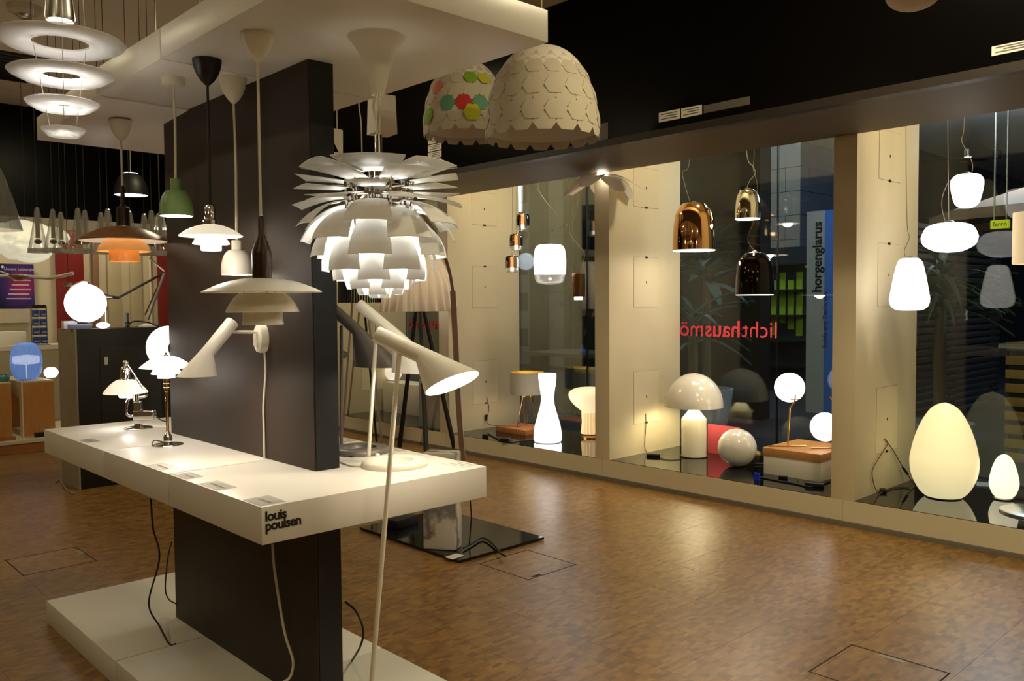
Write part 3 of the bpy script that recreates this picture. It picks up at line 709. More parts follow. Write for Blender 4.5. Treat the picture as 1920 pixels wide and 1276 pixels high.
# three opal glass pendants
def opal_pendant(cx, cy, X, prof, label, cables, m=opal_hot, cord=cord_white):
    P0 = onX(cx, cy, X); t = thing('glass_pendant', label, 'pendant lamp', (P0.x, P0.y, zy(P0.x, P0.y, prof[-1][1])), group='lit opal glass pendants in the windows')
    P = Vector(t.location); B().lathe(smooth(lathe_px(P, prof))[::-1], 48).build('shade', m, t)
    z0 = lathe_px(P, prof)[0][1]; B().lathe([(.03, z0-.002), (.03, z0+.006), (.006, z0+.016)], 20).build('cap', steel, t)
    for c in cables: hang(t, P, c)
    return t
opal_pendant(1813, 357, 5.6, [(12, 327), (22, 328), (30, 335), (32, 345), (29, 363), (23, 381), (12, 389), (.1, 390)], 'apple-shaped lit opal glass pendant, uppermost of three in the right window', [[(1808, 60), (1808, 224), (1803, 262), (1812, 282), (1823, 306), (1822, 327)]])
opal_pendant(1780, 445, 5.6, [(4, 417), (25, 418.5), (44, 425), (53, 440), (54, 448), (48, 460), (28, 470), (10, 472.5), (.1, 473)], 'flat wide lit opal glass pendant in the right window', [[(1777, 40), (1777, 225), (1779, 418)], [(1779, 338), (1768, 365), (1766, 388), (1773, 418)]])
opal_pendant(1705.5, 533, 5.3, [(8, 484), (17, 485), (24, 493), (30, 515), (36, 545), (38.5, 562), (34, 575), (22, 581), (.1, 582)], 'tall rounded lit opal glass pendant in front of the cream divider', [[(1698, 60), (1699, 300), (1701, 420), (1705, 445), (1696, 468), (1698, 485)]])
# --- middle bay
def mirror_bell(cx, cy, X, y0, y1, ht, hb, m, label, cables):
    P0 = onX(cx, cy, X); t = thing('mirror_bell_pendant', label, 'pendant lamp', (P0.x, P0.y, zy(P0.x, P0.y, y1)), group='mirrored bell pendants in the middle window')
    P = Vector(t.location); hh = y1-y0
    prof = lathe_px(P, [(ht*.35, y0), (ht*.8, y0+.6), (ht*1.05, y0+hh*.05), (hb*.83, y0+hh*.2), (hb*.94, y0+hh*.45), (hb*.99, y0+hh*.75), (hb, y1)])
    B().shell(smooth(prof), .003, 56).build('shade', m, t, sharp=60)
    B().shell([(max(r-.006, .001), z-.004) for r, z in smooth(prof)][6:], .001, 48).build('shade_lining', inner_glow, t)
    B().ball((0, 0, (prof[0][1])*.45), .03).build('bulb', bulb_m, t)
    bulb_light(t, (0, 0, .01), 5, MID, .04)
    B().lathe([(.02, prof[0][1]-.002), (.02, prof[0][1]+.008), (.005, prof[0][1]+.014)], 16).build('cap', steel, t)
    for c in cables: hang(t, P, c)
mirror_bell(1301.5, 425, 5.55, 380, 469, 24, 41, copper_mirror, 'large mirrored copper bell pendant over the cream divider', [[(1295, 100), (1293, 299), (1280, 322), (1284, 345), (1294, 380)]])
mirror_bell(1402, 383, 5.8, 355, 410, 15, 24.5, silver_mirror, 'small mirrored silver bell pendant hanging highest in the middle window', [[(1402, 80), (1400, 283), (1412, 312), (1416, 325), (1405, 340), (1399, 356)]])
mirror_bell(1415, 512, 5.6, 473, 552, 20, 37, dark_mirror, 'mirrored black bell pendant below the silver one', [[(1415, 80), (1414, 283), (1412, 315), (1420, 350), (1414, 410), (1403, 440), (1404, 455), (1417, 473)]])
base = onZ(1301, 855, ZT)
t = thing('mushroom_lamp', 'white mushroom table lamp with dome shade and conical collar on the sill', 'table lamp', base)
P = base
B().lathe(lathe_px(P, [(23.5, 857), (23.5, 786), (23, 784), (6, 764), (5, 763)]), 40).build('body', lacq_white, t)
cone = B().lathe(lathe_px(P, [(23.1, 784.2), (6.3, 764.2), (5.5, 740)]), 40).build('lit_collar', mat('white_collar', (246, 240, 226), .4, var=.01), t)
B().lathe([(.112, 0), (.112, .006), (.10, .006)], 36).build('base_ring', black_edge, t)
dm = [(55.5*cos(a), 760-61*sin(a)) for a in [radians(x) for x in range(88, -1, -8)]]+[(55.5, 761.5)]
B().shell(lathe_px(P, dm), .004, 64).build('shade', white_gloss, t, sharp=60)
for s in (-1, 1): B().ball((s*.05, 0, zy(P.x, P.y, 748)-P.z), .025).build('bulb', bulb_m, t); 
bulb_light(t, (0, 0, zy(P.x, P.y, 738)-P.z), 16, (1, .86, .52), .08)
B().tube(curve([rel(onY(1211, 775, 4.325), t), rel(onY(1211, 800, 4.325), t), rel(onY(1209, 835, 4.325), t), rel(onZ(1213, 850, ZT+.01), t)]), .0028, 6).build('cord', cord_black, t)
B().tube(curve([rel(onZ(1237, 858, ZT+.006), t), rel(onZ(1255, 862, ZT+.004), t), rel(onZ(1275, 860, ZT+.004), t), rel(onZ(1290, 854, ZT+.004), t)]), .003, 6).build('flex', cord_black, t)
B().box(-.055, .055, -.018, .018, 0, .024).build('plug', black_edge, t, rel(onZ(1225, 856, ZT), t), bevel=.005, rz=-1.0)
base = onZ(1382, 874, ZT)
t = thing('glass_ball_lamp', 'glossy white unlit ball lamp with a gold fitting, lying on the sill', 'table lamp', base)
u = mpp(base); r = 37*u
B().ball((0, 0, r), r, 48, 28).build('globe', white_gloss, t)
ax = RT*0.94-Vector((0, 0, .34))
B().tube([Vector((0, 0, r))+ax*r*.97, Vector((0, 0, r))+ax*(r+.03)], .03, 20).build('gold_fitting', brass, t)
B().tube(curve([Vector((0, 0, r))+ax*(r+.03), (.2, -.16, .05), (.22, -.15, .012), (.16, -.05, .006)]), .008, 8).build('cord', cord_black, t)
blue_m = mat('blue_label', (30, 50, 220), .4)
tag(B().box(-.006, .006, -.02, .02, 0, .05).build('blue_tag', blue_m, None, onZ(1419, 899, ZT)), 'tiny bright blue tag beside the gold fitting of the ball lamp', 'tag')
acr = milk_glass('rose_acrylic', (240, 170, 176), (200, 90, 100), .45)
tag(B().box(0, .006, -.30, 0, 0, .24).build('acrylic_sign_holder', acr, None, onX(1327, 850, 5.98)*1.0 if False else Vector((5.98, onX(1327, 840, 5.98).y, ZT))), 'rose tinted acrylic panel standing on the sill behind the ball lamp', 'sign holder')
# display box with oak top and the two ball lamps
A0 = onZ(1423, 889, ZT); A1 = onZ(1543.6, 902, ZT); xf = (A0.x+A1.x)/2
hb = zy(xf, A0.y, 852)-ZT; ht = zy(xf, A0.y, 838)-ZT; dx = onZ(1485, 821.6, ZT+ht).x-xf
dx = min(dx, XG-xf-.03)
t = thing('display_box', 'white display box with an oak board lid carrying two ball lamps', 'display box', (xf, A1.y, ZT))
wy = A0.y-A1.y
B().box(0.01, dx, 0.0, wy-.004, 0, hb).build('body', white_paint, t, bevel=.001)
B().box(0, dx+.01, -.006, wy, hb+.0005, ht).build('oak_lid', oak, t, bevel=.001)
zl = ZT+ht
def ball_lamp(gx, gy, rr, base_px, lab, rod, feet, D):
    t = thing('ball_table_lamp', lab, 'table lamp', dep(*base_px, D), group='brass ball lamps on the oak lid')
    t.location.z = zl
    Q = lambda x, y: rel(dep(x, y, D), t)
    g = Q(gx, gy); B().ball(g, rr*D/FPX, 40, 24).build('globe', opal_hot, t)
    B().tube([Q(*p)-SIDE*.09*(1 if k < 2 else .4 if k == 2 else 0) for k, p in enumerate(rod)], .0055, 10).build('rod', brass, t)
    for a, b in feet:
        pa, pb = Q(*a), Q(*b); pa.z = pb.z = .006; B().tube([pa, pb], .0055, 8).build('foot_bar', brass, t)
    return t, Q
D = depth((xf+.2, A1.y+wy*.6, zl)); D = min(max(D, 5.5), 6.5)
t, Q = ball_lamp(1480.5, 726, 27.5, (1478, 832), 'brass table lamp with a lit white ball balanced on its rod', ((1485, 729), (1482, 750), (1478, 764), (1477, 834)), (((1440, 830), (1477, 833)), ((1477, 833), (1512, 831)), ((1477, 833), (1481, 841))), D)
B().lathe([(.03, 0), (.028, .006)], 20, Q(1481, 746)-SIDE*.10).build('holder', brass, t)
B().tube(curve([Q(1481, 842), Q(1475, 860), Q(1471, 880), Q(1477, 893), rel(onZ(1497, 902, ZT+.004), t)]), .0028, 6).build('cord', cord_brown, t)
t2, Q = ball_lamp(1547, 800, 27, (1562, 838), 'brass table lamp with a lit white ball low beside the cream divider', ((1547, 740), (1562, 766), (1570, 790), (1572, 838)), (((1521, 837), (1572, 839)), ((1572, 839), (1576, 846))), D-.1)
cb = cable('black cable with an inline switch lying in front of the display box', [onZ(x, y, ZT+.005) for x, y in ((1425, 894), (1455, 900), (1490, 906), (1520, 912), (1545, 906), (1556, 902))], .005, cord_black)
B().box(-.06, .06, -.022, .022, 0, .028).build('cord_switch', black_edge, cb, onZ(1527, 912, ZT), bevel=.006, rz=-1.3)
B().box(-.03, .03, -.014, .014, 0, .02).build('plug', black_edge, cb, onZ(1468, 897, ZT), bevel=.004, rz=-1.2)
# --- left bay
def small_drop(cx, y0, y1, X, label, top):
    P0 = onX(cx, (y0+y1)/2, X); t = thing('copper_glass_pendant', label, 'pendant lamp', (P0.x, P0.y, zy(P0.x, P0.y, y1)), group='small copper glass pendants in the left window')
    P = Vector(t.location); h = y1-y0; w = 12.8
    pr = smooth(lathe_px(P, [(w*.55, y0), (w*.9, y0+h*.06), (w, y0+h*.3), (w*.99, y0+h*.68)]))
    B().shell(pr, .002, 36).build('copper_glass', amber_clear, t, sharp=60)
    pr = smooth(lathe_px(P, [(w*.98, y0+h*.70), (w*.93, y0+h*.85), (w*.75, y0+h*.96), (w*.3, y1)]))
    B().shell(pr, .002, 36).build('clear_bowl', clear, t, sharp=60)
    a = lathe_px(P, [(3, y0+2), (3, y1-h*.12)]); B().cyl((0, 0, 0), a[0][0], a[1][1], a[0][1], 16).build('light_tube', opal_hot, t)
    hang(t, P, [(cx+1, 120), (cx+1, 300), (cx, y0)], .0015)
small_drop(980, 400, 433, 5.6, 'small copper glass pendant, highest of three beside the window edge', 0)
small_drop(967.6, 438, 471, 5.45, 'small copper glass pendant, middle one of three beside the window edge', 0)
small_drop(960, 479, 512, 5.3, 'small copper glass pendant, lowest of three beside the window edge', 0)
P0 = onX(1031, 490, 5.6); t = thing('barrel_pendant', 'large lit opal barrel pendant with a clear glass bottom in the left window', 'pendant lamp', (P0.x, P0.y, zy(P0.x, P0.y, 533)))
P = Vector(t.location)
B().lathe(smooth(lathe_px(P, [(6, 458), (20, 459), (27, 465), (30, 482), (30, 500), (29.5, 514)]))[::-1], 48).build('opal_body', opal_hot, t)
B().shell(smooth(lathe_px(P, [(29.5, 515), (28, 524), (22, 531), (8, 533.5)])), .003, 48).build('clear_bottom', clear, t)
B().lathe(lathe_px(P, [(5, 527), (4, 522), (1, 520)]), 16).build('fitting', chrome, t)
hang(t, P, [(1008, 120), (1009, 343), (1012, 360), (1028, 383), (1044, 403), (1043, 425), (1034, 440), (1033, 458)])
P0 = onX(1084.5, 536, 5.75); t = thing('cylinder_pendant', 'amber brown glass cylinder pendant with a lit lower rim', 'pendant lamp', (P0.x, P0.y, zy(P0.x, P0.y, 562)))
P = Vector(t.location)
B().shell(smooth(lathe_px(P, [(9, 511), (12, 513), (12.6, 520), (12.6, 545), (12, 556)])), .003, 32).build('glass_cylinder', mat('brown_glass_body', (96, 58, 12), .1, var=.05, coat=.5), t)
B().lathe(lathe_px(P, [(8, 562), (8, 557), (7, 550)]), 24).build('light_rim', opal_hot, t)
hang(t, P, [(1085, 120), (1084, 370), (1078, 405), (1068, 430), (1075, 448), (1090, 465), (1096, 480), (1088, 511)])
# petal lamp under the header
P0 = Vector((5.10, onX(1128, 322, 5.10).y, ZS-.02)); t = thing('petal_pendant', 'petal-shaped translucent lamp with a bare bulb just under the header beam', 'ceiling lamp', P0)
B().ball((0, 0, 0), .036, 24, 14).build('bulb', bulb_m, t)
B().cyl((0, 0, 0), .02, .02, .06, 16).build('socket', steel, t)
pb = B(); n1, n2 = 8, 6; g = []
for lay in (0, 1):
    for i in range(n1):
        s = i/(n1-1); w = .10*sin(pi*(.12+.80*s))**.7
        for j in range(n2):
            a = (j/(n2-1)-.5)*2*w; g.append((.05+.27*s, a, -.01-.09*s*s-.03*s+.7*a*a-lay*.003))
N_ = n1*n2; fs = []
for lay in (0, 1):
    for i in range(n1-1):
        for j in range(n2-1):
            q = lay*N_+i*n2+j; f = (q, q+1, q+n2+1, q+n2); fs.append(f if lay else f[::-1])
rim = [j for j in range(n2)]+[i*n2+n2-1 for i in range(1, n1)]+[(n1-1)*n2+j for j in range(n2-2, -1, -1)]+[i*n2 for i in range(n1-2, 0, -1)]
for i in range(len(rim)): a, c = rim[i], rim[(i+1) % len(rim)]; fs.append((a, c, c+N_, a+N_))
pet = translucent('petal_acrylic', (250, 246, 240), .6)
pme = pb.add(g, fs).mesh('petal', pet)
for q in range(7): inst(pme, 'petal', t, rot=(0, .12*(q % 2), radians(95+q*51)))
# white hourglass lamp, hairpin drum lamp, fluted lamp
base = onZ(1027, 828, ZT)
t = thing('hourglass_lamp', 'tall lit white hourglass table lamp on the black sill', 'table lamp', base)
B().lathe(smooth(lathe_px(base, [(1, 700), (14, 700), (16.5, 701), (16, 715), (13, 735), (12, 747), (13.5, 760), (19, 780), (24, 798), (25.8, 815), (25.5, 825), (20, 827)]), 4)[::-1], 48).build('shade', opal_hot, t)
B().lathe([(.115, 0), (.12, .004), (.11, .01)], 36).build('base_ring', steel, t)
cb = cable('black cable with plugs lying behind the hourglass lamp', [onZ(x, y, ZT+.006) for x, y in ((915, 812), (925, 818), (940, 826), (950, 829), (975, 826), (1000, 824))], .005, cord_black)
B().box(-.05, .05, -.025, .025, 0, .04).build('cord_switch', black_edge, cb, onZ(948, 829, ZT), bevel=.006, rz=-1.2)
B().box(-.025, .025, -.02, .02, 0, .03).build('plug', black_edge, cb, onZ(910, 820, ZT), bevel=.004, rz=-1.2)
A = onZ(929.5, 808, ZT); Bp = onZ(989.5, 816, ZT)
bw = tag(B().box(0, .34, 0, A.y-Bp.y, 0, .05).build('wooden_board', oak_dark, None, (A.x, Bp.y, ZT), bevel=.001), 'square brown wooden board on the sill under the hairpin lamp', 'board')
lp = Vector((A.x+.17, 0, ZT+.05)); lp.y = onX(989, 796, lp.x).y
lp.y = min(max(lp.y, Bp.y+.05), A.y-.05)
t = thing('hairpin_lamp', 'table lamp with grey drum shade, gold lining and copper hairpin legs', 'table lamp', lp)
zt, zb = zy(lp.x, lp.y, 697)-lp.z, zy(lp.x, lp.y, 738)-lp.z; u = mpp(lp)
B().shell([(32*u, zt), (32*u, zb)], .003, 48).build('shade', grey_fab, t)
B().shell([(31.2*u, zt), (31.2*u, zb)], .001, 48).build('shade_lining', gold_in, t)
for q in range(3):
    a = q*2*pi/3+.9
    top = [(.03*cos(a+s*.5), .03*sin(a+s*.5), zb+.03) for s in (-1, 1)]
    bot = [(.115*cos(a+s*.12), .115*sin(a+s*.12), .006) for s in (-1, 1)]
    B().tube([top[0], bot[0], bot[1], top[1]], .0032, 7).build('leg', copper_mirror, t)
B().cyl((0, 0, 0), .02, zb+.02, zb+.09, 16).build('socket', steel, t)
B().ball((0, 0, zb+.13), .04).build('bulb', opal, t)
bulb_light(t, (0, 0, zb+.05), 5, (1, .86, .55), .04)
B().tube(curve([rel(onY(912, 743, 6.34), t), rel(onY(917, 765, 6.335), t), rel(onY(913, 790, 6.33), t), rel(onZ(925, 797, ZT+.06), t), (-.1, .08, .01), (-.04, .03, .008)]), .003, 6).build('cord', cord_brown, t)
B().tube([rel(onY(912, 777, 6.325), t), rel(onY(912, 788, 6.325), t)], .012, 8).build('cord_switch', black_edge, t)
base = onZ(1116, 818, ZT); base.x = min(base.x, 5.9)
t = thing('fluted_lamp', 'warm lit glass lamp with broad cap and fluted column, cut off by the divider', 'table lamp', base)
fl = mat('fluted_glass', (240, 214, 170), .3, emit=.55, ecol=(255, 214, 150), var=.04)
zc = lathe_px(base, [(4, 726), (24, 727), (36, 732), (40, 738), (38, 747), (30, 758), (18, 768), (15, 772)])
B().lathe(smooth(zc)[::-1], 48).build('cap', mat('cap_glass', (246, 226, 190), .3, emit=.8, ecol=(255, 226, 176), var=.02), t)
zf = lathe_px(base, [(15, 772), (14, 790), (16, 812)])
B().lathe(zf[::-1], 96, wob=lambda a, i: 1+.08*cos(16*a)).build('fluted_column', fl, t, sharp=60)
B().lathe([(.09, 0), (.09, .012), (.07, .016)], 36).build('foot', brass, t)
# --- far bay: white boxes and a small glowing ball
bx0 = onZ(719, 779, ZT); bx1 = onZ(781, 783, ZT)
xb_ = 5.7; ya_ = onX(719, 770, xb_).y; yb_ = onX(781, 770, xb_).y; zt_ = onX(750, 719, xb_).z
tag(B().box(0, .3, 0, ya_-yb_, 0, zt_-ZT).build('display_cube', white_paint, None, (xb_, yb_, ZT), bevel=.001), 'white display cube in the far window carrying a small round lamp', 'display cube')
pp = Vector((xb_+.15, onX(738, 715, xb_+.15).y, zt_)); t = thing('small_globe_lamp', 'small pale glass globe lamp on the far white cube', 'table lamp', pp); u = mpp(pp)
B().ball((0, 0, 17*u), 16*u, 28, 16, 1.1).build('globe', opal_soft, t)
B().lathe([(.05, 0), (.05, .012)], 20).build('foot', steel, t)
xb_ = 5.25; yb_ = onX(824, 790, xb_).y; ya_ = onX(786, 790, xb_).y
tag(B().box(0, .4, 0, ya_-yb_, 0, onX(800, 712, xb_).z-ZT).build('display_cube', mat('shaded_cube', (176, 172, 160), .5), None, (xb_, yb_, ZT), bevel=.001), 'larger shaded grey cube standing in for a reflection at the near end of the far window', 'display cube')  # stands in for a reflection; shade is put into its grey

# ================================================================== MIDDLE GROUND
# two paper tile domes
def paper_dome(cx, yr, ht, hw, D, label, spots, roll):
    P = dep(cx, yr, D); t = thing('paper_dome_pendant', label, 'pendant lamp', P, roll, group='paper tile dome pendants')
    u = D/FPX; R_ = hw*u; Hh = ht*u
    def surf(ph, s):                    # s: 0 rim .. 1 crown
        th = s*radians(78); r = R_*cos(th)**.80; z = Hh*sin(th)*1.0; return r, z
    prof = [surf(0, s/14)for s in range(0, 15)]
    B().shell([(r-.004, z+.012) for r, z in prof][::-1], .001, 48).build('inner_shell', paper_white, t, sharp=60)
    rows, n = 9, 16; colours = {}
    for (sx_, sy_, m_) in spots:
        best = None
        for k in range(rows):
            r, z = surf(0, (k+.1)/(rows+.3))
            for q in range(n):
                ph = (q+.5*(k % 2))*2*pi/n+roll; d_ = Vector((cos(ph), sin(ph), 0))
                if d_.dot(FW) > -.1: continue
                e_ = proj(P+d_*r+Vector((0, 0, z))); ds = (e_[0]-sx_)**2+(e_[1]-sy_)**2
                if best is None or ds < best[0]: best = (ds, (k, q))
        colours[best[1]] = m_
    for k in range(rows):
        s0 = (k+.1)/(rows+.3); hh = 1.0/(rows+.3)*.80; w = 2*pi/n
        pts = [(.50, 0), (.27, .95), (-.27, .95), (-.50, 0), (-.27, -.95), (.27, -.95)]
        vs = []; off = .0015+.0035*(k % 2)
        mid = [(.0, 0)]
        for lay in (0, 1):
            for (a, c) in mid+pts:
                r, z = surf(0, max(s0+c*hh, -.05)); ph = a*w*1.04
                rr = r+off-lay*.0015+(.004 if (a, c) == (0, 0) else 0)
                vs.append((rr*cos(ph), rr*sin(ph), z))
        fs = [(0, 1+i, 1+(i+1) % 6) for i in range(6)]+[(7, 8+(i+1) % 6, 8+i) for i in range(6)]+[(1+i, 8+i, 8+(i+1) % 6, 1+(i+1) % 6) for i in range(6)]
        me = B().add(vs, fs).mesh('paper_tile', mat('dome_paper', (198, 188, 166), .75, var=.04))
        for q in range(n):
            mt = colours.get((k, q)); m2 = me
            if mt:
                m2 = me.copy(); m2.materials.clear(); m2.materials.append(mt)
            inst(m2, 'paper_tile', t, rot=(0, 0, (q+.5*(k % 2))*w), scale=(1.03, 1.03, 1) if mt else None)
    B().tube([(0, 0, Hh*.9), (0, 0, CEIL-P.z)], .003, 6).build('cord', cord_white, t)
    B().lathe([(.03, Hh*.9), (.03, Hh*.98)], 16).build('cap', paper_white, t)
    return t
c_g = mat('lime_paper', (130, 170, 40), .7); c_r = mat('red_paper', (190, 46, 36), .7); c_t = mat('teal_paper', (96, 150, 120), .7); c_p = mat('salmon_paper', (224, 130, 110), .7); c_y = mat('yellow_green_paper', (190, 190, 40), .7)
face = math.atan2(-FW.y, -FW.x)
paper_dome(1017, 252, 158, 106, 4.3, 'large white dome pendant made of paper tiles, the nearer of two', [], face)
paper_dome(874, 248, 128, 79, 5.0, 'white paper tile dome pendant with coloured tiles, behind the plain one', [(883, 147, c_g), (829, 167, c_p), (842, 182, c_t), (861, 196, c_r), (885, 211, c_y), (903, 192, c_t), (808, 222, c_g), (912, 150, c_y)], face)
# labels on the black fascia
def fascia_label(px0, py0, px1, py1, hpx, label, m=card):
    a = onX(px0, py0, 4.31); b = onX(px1, py1, 4.31); zb = a.z-hpx*mpp(a)
    w = a.y-b.y; t = tag(B().box(-.004, 0, 0, w, 0, a.z-zb).build('price_label', m, None, (4.31, b.y, zb)), label, 'price label')
    for k in range(3): B().box(-.0045, -.004, w*.12, w*(.9-.2*(k % 2)), (a.z-zb)*(.22+.25*k), (a.z-zb)*(.22+.25*k)+.006).build('print_line', ink_grey, t)
fascia_label(1236, 212, 1275, 206, 18, 'left one of two white price labels on the black fascia')
fascia_label(1278, 204, 1316, 198, 18, 'right one of two white price labels on the black fascia')
fascia_label(1320, 198, 1406, 184, 15, 'dark grey blank label strip next to the white fascia labels', card_dim)
fascia_label(1860, 88, 1935, 78, 20, 'cream price label high on the fascia at the right picture edge')
fascia_label(1090, 240, 1140, 218, 30, 'grey label strip half hidden behind the large paper dome', card_dim)
for k, nm in enumerate(('topmost', 'second', 'third', 'lowest')):
    fascia_label(803, 259+k*14, 828, 254+k*14, 12, nm+' of the four white labels stacked on the fascia left of the beam')
P = dep(1713, -12, 3.4); t = thing('round_ceiling_lamp', 'pale round lamp cut off by the top picture edge', 'ceiling lamp', P)
B().ball((0, 0, 0), 50*3.4/FPX*.98, 40, 20, .62).build('shade', mat('pale_shade', (206, 192, 172), .6), t); B().cyl((0, 0, 0), .01, .05, CEIL-P.z, 10).build('stem', steel, t)
# white box pendant behind the leafy lamp
P = dep(716, 218, 5.6); t = thing('box_pendant', 'white square box pendant on a thin cord behind the leafy lamp', 'pendant lamp', (P.x, P.y, zy(P.x, P.y, 252)))
hb = zy(P.x, P.y, 181)-t.location.z
b = B().box(-.075, .075, -.075, .075, 0, hb); b.v = [(x*(1 if z < .01 else .9), y*(1 if z < .01 else .9), z) for x, y, z in b.v]
b.build('shade', paper_white, t, rz=-.15)
B().tube([(0, 0, hb), (0, 0, CEIL-P.z+.2)], .003, 6).build('cord', cord_white, t)
# white angular strip lamp behind the partition end
t = thing('strip_lamp', 'white angular strip lamp arm behind the partition top', 'pendant lamp', dep(640, 288, 5.0))
Q = lambda x, y: rel(dep(x, y, 5.0), t)
B().slab([Q(624, 240), Q(641, 243), Q(641, 288), Q(637, 289), Q(624, 262)], SIDE*.03).build('upright', white_paint, t)
B().slab([Q(620, 284), Q(640, 286), Q(690, 306), Q(690, 312), Q(636, 293), Q(620, 290)], SIDE*.03).build('arm', white_paint, t)
B().tube([Q(632, 241), (Q(632, 241).x, Q(632, 241).y, CEIL-t.location.z)], .003, 6).build('cord', cord_white, t)
cord = thing('cord_pendant', 'thin white cord hanging left of the leafy lamp', 'cable', dep(679, 297, 5.2))
B().tube(curve([(rel(dep(672, 110, 5.2), cord).x, rel(dep(672, 110, 5.2), cord).y, CEIL-cord.location.z)]+[rel(dep(x, y, 5.2), cord) for x, y in ((672, 110), (673, 195), (677, 230), (679, 297))]), .004, 6).build('cord', cord_white, cord)
# marble arc floor lamp on a black plate
pl = tag(B().box(0, .66, 0, .98, 0, .014).build('floor_plate', mat('black_glass_plate', (20, 20, 20), .08, var=.1), None, (2.915, 3.52, .004)), 'large black glass plate lying on the parquet under the marble foot', 'floor plate')
B().box(.03, .63, .03, .95, -.004, 0).build('pad', matt_black, pl)
tag(B().box(-.045, .045, -.03, .03, 0, .003).build('price_card', card, None, onZ(852, 1043, .02), rz=.1), 'white price card on the front edge of the black plate', 'price card')
mb = onZ(855.5, 1033, .018); ml = onZ(793, 1029, .018); mr = onZ(880.6, 1024, .018)
ang = math.atan2(ml.y-mb.y, ml.x-mb.x)
t = thing('arc_floor_lamp', 'tall arched steel floor lamp rising from a white marble block', 'floor lamp', mb, ang-pi/2)
lw = (ml-mb).length; sw = .12; mh = zy(mb.x, mb.y, 850)-mb.z
b = B().box(0, sw, 0, lw, 0, mh); b.build('marble_block', marble, t, bevel=.012)
inv = t.rotation_euler.to_matrix().inverted(); Tq = lambda P_: inv @ (Vector(P_)-mb)
D = depth(mb)+.10
band = [(868, 864), (860, 760), (854, 640), (849, 545)]
pts = [dep(x, y, D) for x, y in band]
def strip(pts, w, d):
    rs = []
    for i, p in enumerate(pts):
        q = pts[min(i+1, len(pts)-1)]-pts[max(i-1, 0)]; q = q.normalized(); s = q.cross(SIDE).normalized()
        rs.append([Tq(p+s*w+SIDE*d), Tq(p-s*w+SIDE*d), Tq(p-s*w-SIDE*d), Tq(p+s*w-SIDE*d)])
    return B().rings(rs)
stm = mat('arc_steel', (150, 124, 104), .35, metal=.8, var=.06)
strip(curve(pts), .0155, .012).build('lower_arm', stm, t)
up = [(849, 546), (844, 515), (834, 480), (818, 440), (790, 400), (750, 370), (705, 358)]
strip(curve([dep(x, y, D) for x, y in up]), .009, .008).build('upper_arc', stm, t)
hp = Tq(dep(700, 362, D)); B().shell([(.02, .0), (.06, -.012), (.10, -.05), (.115, -.10)], .002, 36, hp).build('dome_shade', steel, t)
B().tube(curve([Tq(onZ(x, y, .03)) for x, y in ((869, 1027), (885, 1018), (905, 1008), (925, 1020), (938, 1036), (948, 1042))]), .006, 7).build('cord', cord_black, t)
B().tube([Tq(dep(877, 870, D-.05)), Tq(dep(884, 970, D-.02)), Tq(dep(880, 1020, D-.02))], .004, 6).build('side_cord', cord_black, t)
bx = tag(B().box(-.10, .10, -.06, .06, 0, .06).build('transformer_box', matt_black, None, onZ(752, 985, .018), rz=.2, bevel=.006), 'small black transformer box on the black plate under the shelf', 'power supply')
# pleated tripod lamp
f1, f2 = onZ(749, 839, 0), onZ(853, 845, 0); apex = Vector(((f1.x+f2.x)/2-.35, (f1.y+f2.y)/2-.2, 0)); 
D = (depth(f1)+depth(f2))/2; apx = dep(785, 540, D-.25)
t = thing('pleated_tripod_lamp', 'tripod floor lamp with dark legs and a wide pleated cream shade', 'floor lamp', (apx.x, apx.y, 0))
tp = rel((apx.x, apx.y, apx.z), t)
for ft_ in (f1, f2, dep(800, 830, D-.9)):
    ft_ = Vector(ft_); ft_.z = .01; B().tube([tp, rel(ft_, t)], [.016, .024], 8).build('leg', matt_black, t)
u = mpp(apx); zt = zy(apx.x, apx.y, 478); zb = zy(apx.x, apx.y, 583)
pw = lambda a, i: 1+(.025+.055*(i in (1, 2, 3, 4)))*sin(a*24)
B().shell([(38*u, zt), (60*u, (zt+zb)/2), (69*u, zb)], .003, 176, wob=pw).build('pleated_shade', translucent('pleated_fabric', (252, 244, 232), .45), t, sharp=80)
B().ball((0, 0, (zt+zb)/2), .05).build('bulb', opal, t)
bulb_light(t, (0, 0, (zt+zb)/2), 10, COOL, .06)
B().cyl((0, 0, 0), .02, tp.z-.02, (zt+zb)/2, 12).build('socket', matt_black, t)
# fringed lamp on thin rods
g0 = onZ(642, 817, 0); g1 = onZ(714, 832, 0); D = depth(g0)-1.2; ap = dep(674, 540, D)
t = thing('fringed_tripod_lamp', 'floor lamp with black fringed shade on thin pale rods behind the partition', 'floor lamp', (ap.x, ap.y, 0))
tp = rel(ap, t)
rodm = mat('pale_rod', (206, 200, 188), .3, metal=.5)
for q, (a, b2, mm) in enumerate((((661, 560), (642, 817), rodm), ((683, 575), (706, 828), matt_black), ((690, 580), (716, 832), rodm), ((676, 560), (650, 800), rodm))):
    e = onZ(b2[0], b2[1], 0); e.z = .008; B().tube([rel(dep(a[0], a[1], D), t), rel(e, t)], .011, 7).build('rod', mm, t)
e0 = dep(650, 740, D); 
u = mpp(ap); zt = zy(ap.x, ap.y, 492); zb = zy(ap.x, ap.y, 567)
B().shell([(34*u, zt), (38*u, zt-.12)], .004, 40).build('shade_band', matt_black, t)
sm = B().tube([(38*u, 0, zt-.10), (39*u, 0, zb)], .008, 4).mesh('fringe_strand', matt_black)
for q in range(48): inst(sm, 'fringe_strand', t, rot=(0, 0, q*2*pi/48))
(lambda o: o)(B().slab([rel(p_, t) for p_ in (dep(640, 655, 7.6), dep(654, 662, 7.6), dep(654, 668, 7.6), dep(640, 674, 7.6))], SIDE*.02).build('glass_shelf', mat('green_glass_edge', (90, 110, 100), .2), t))

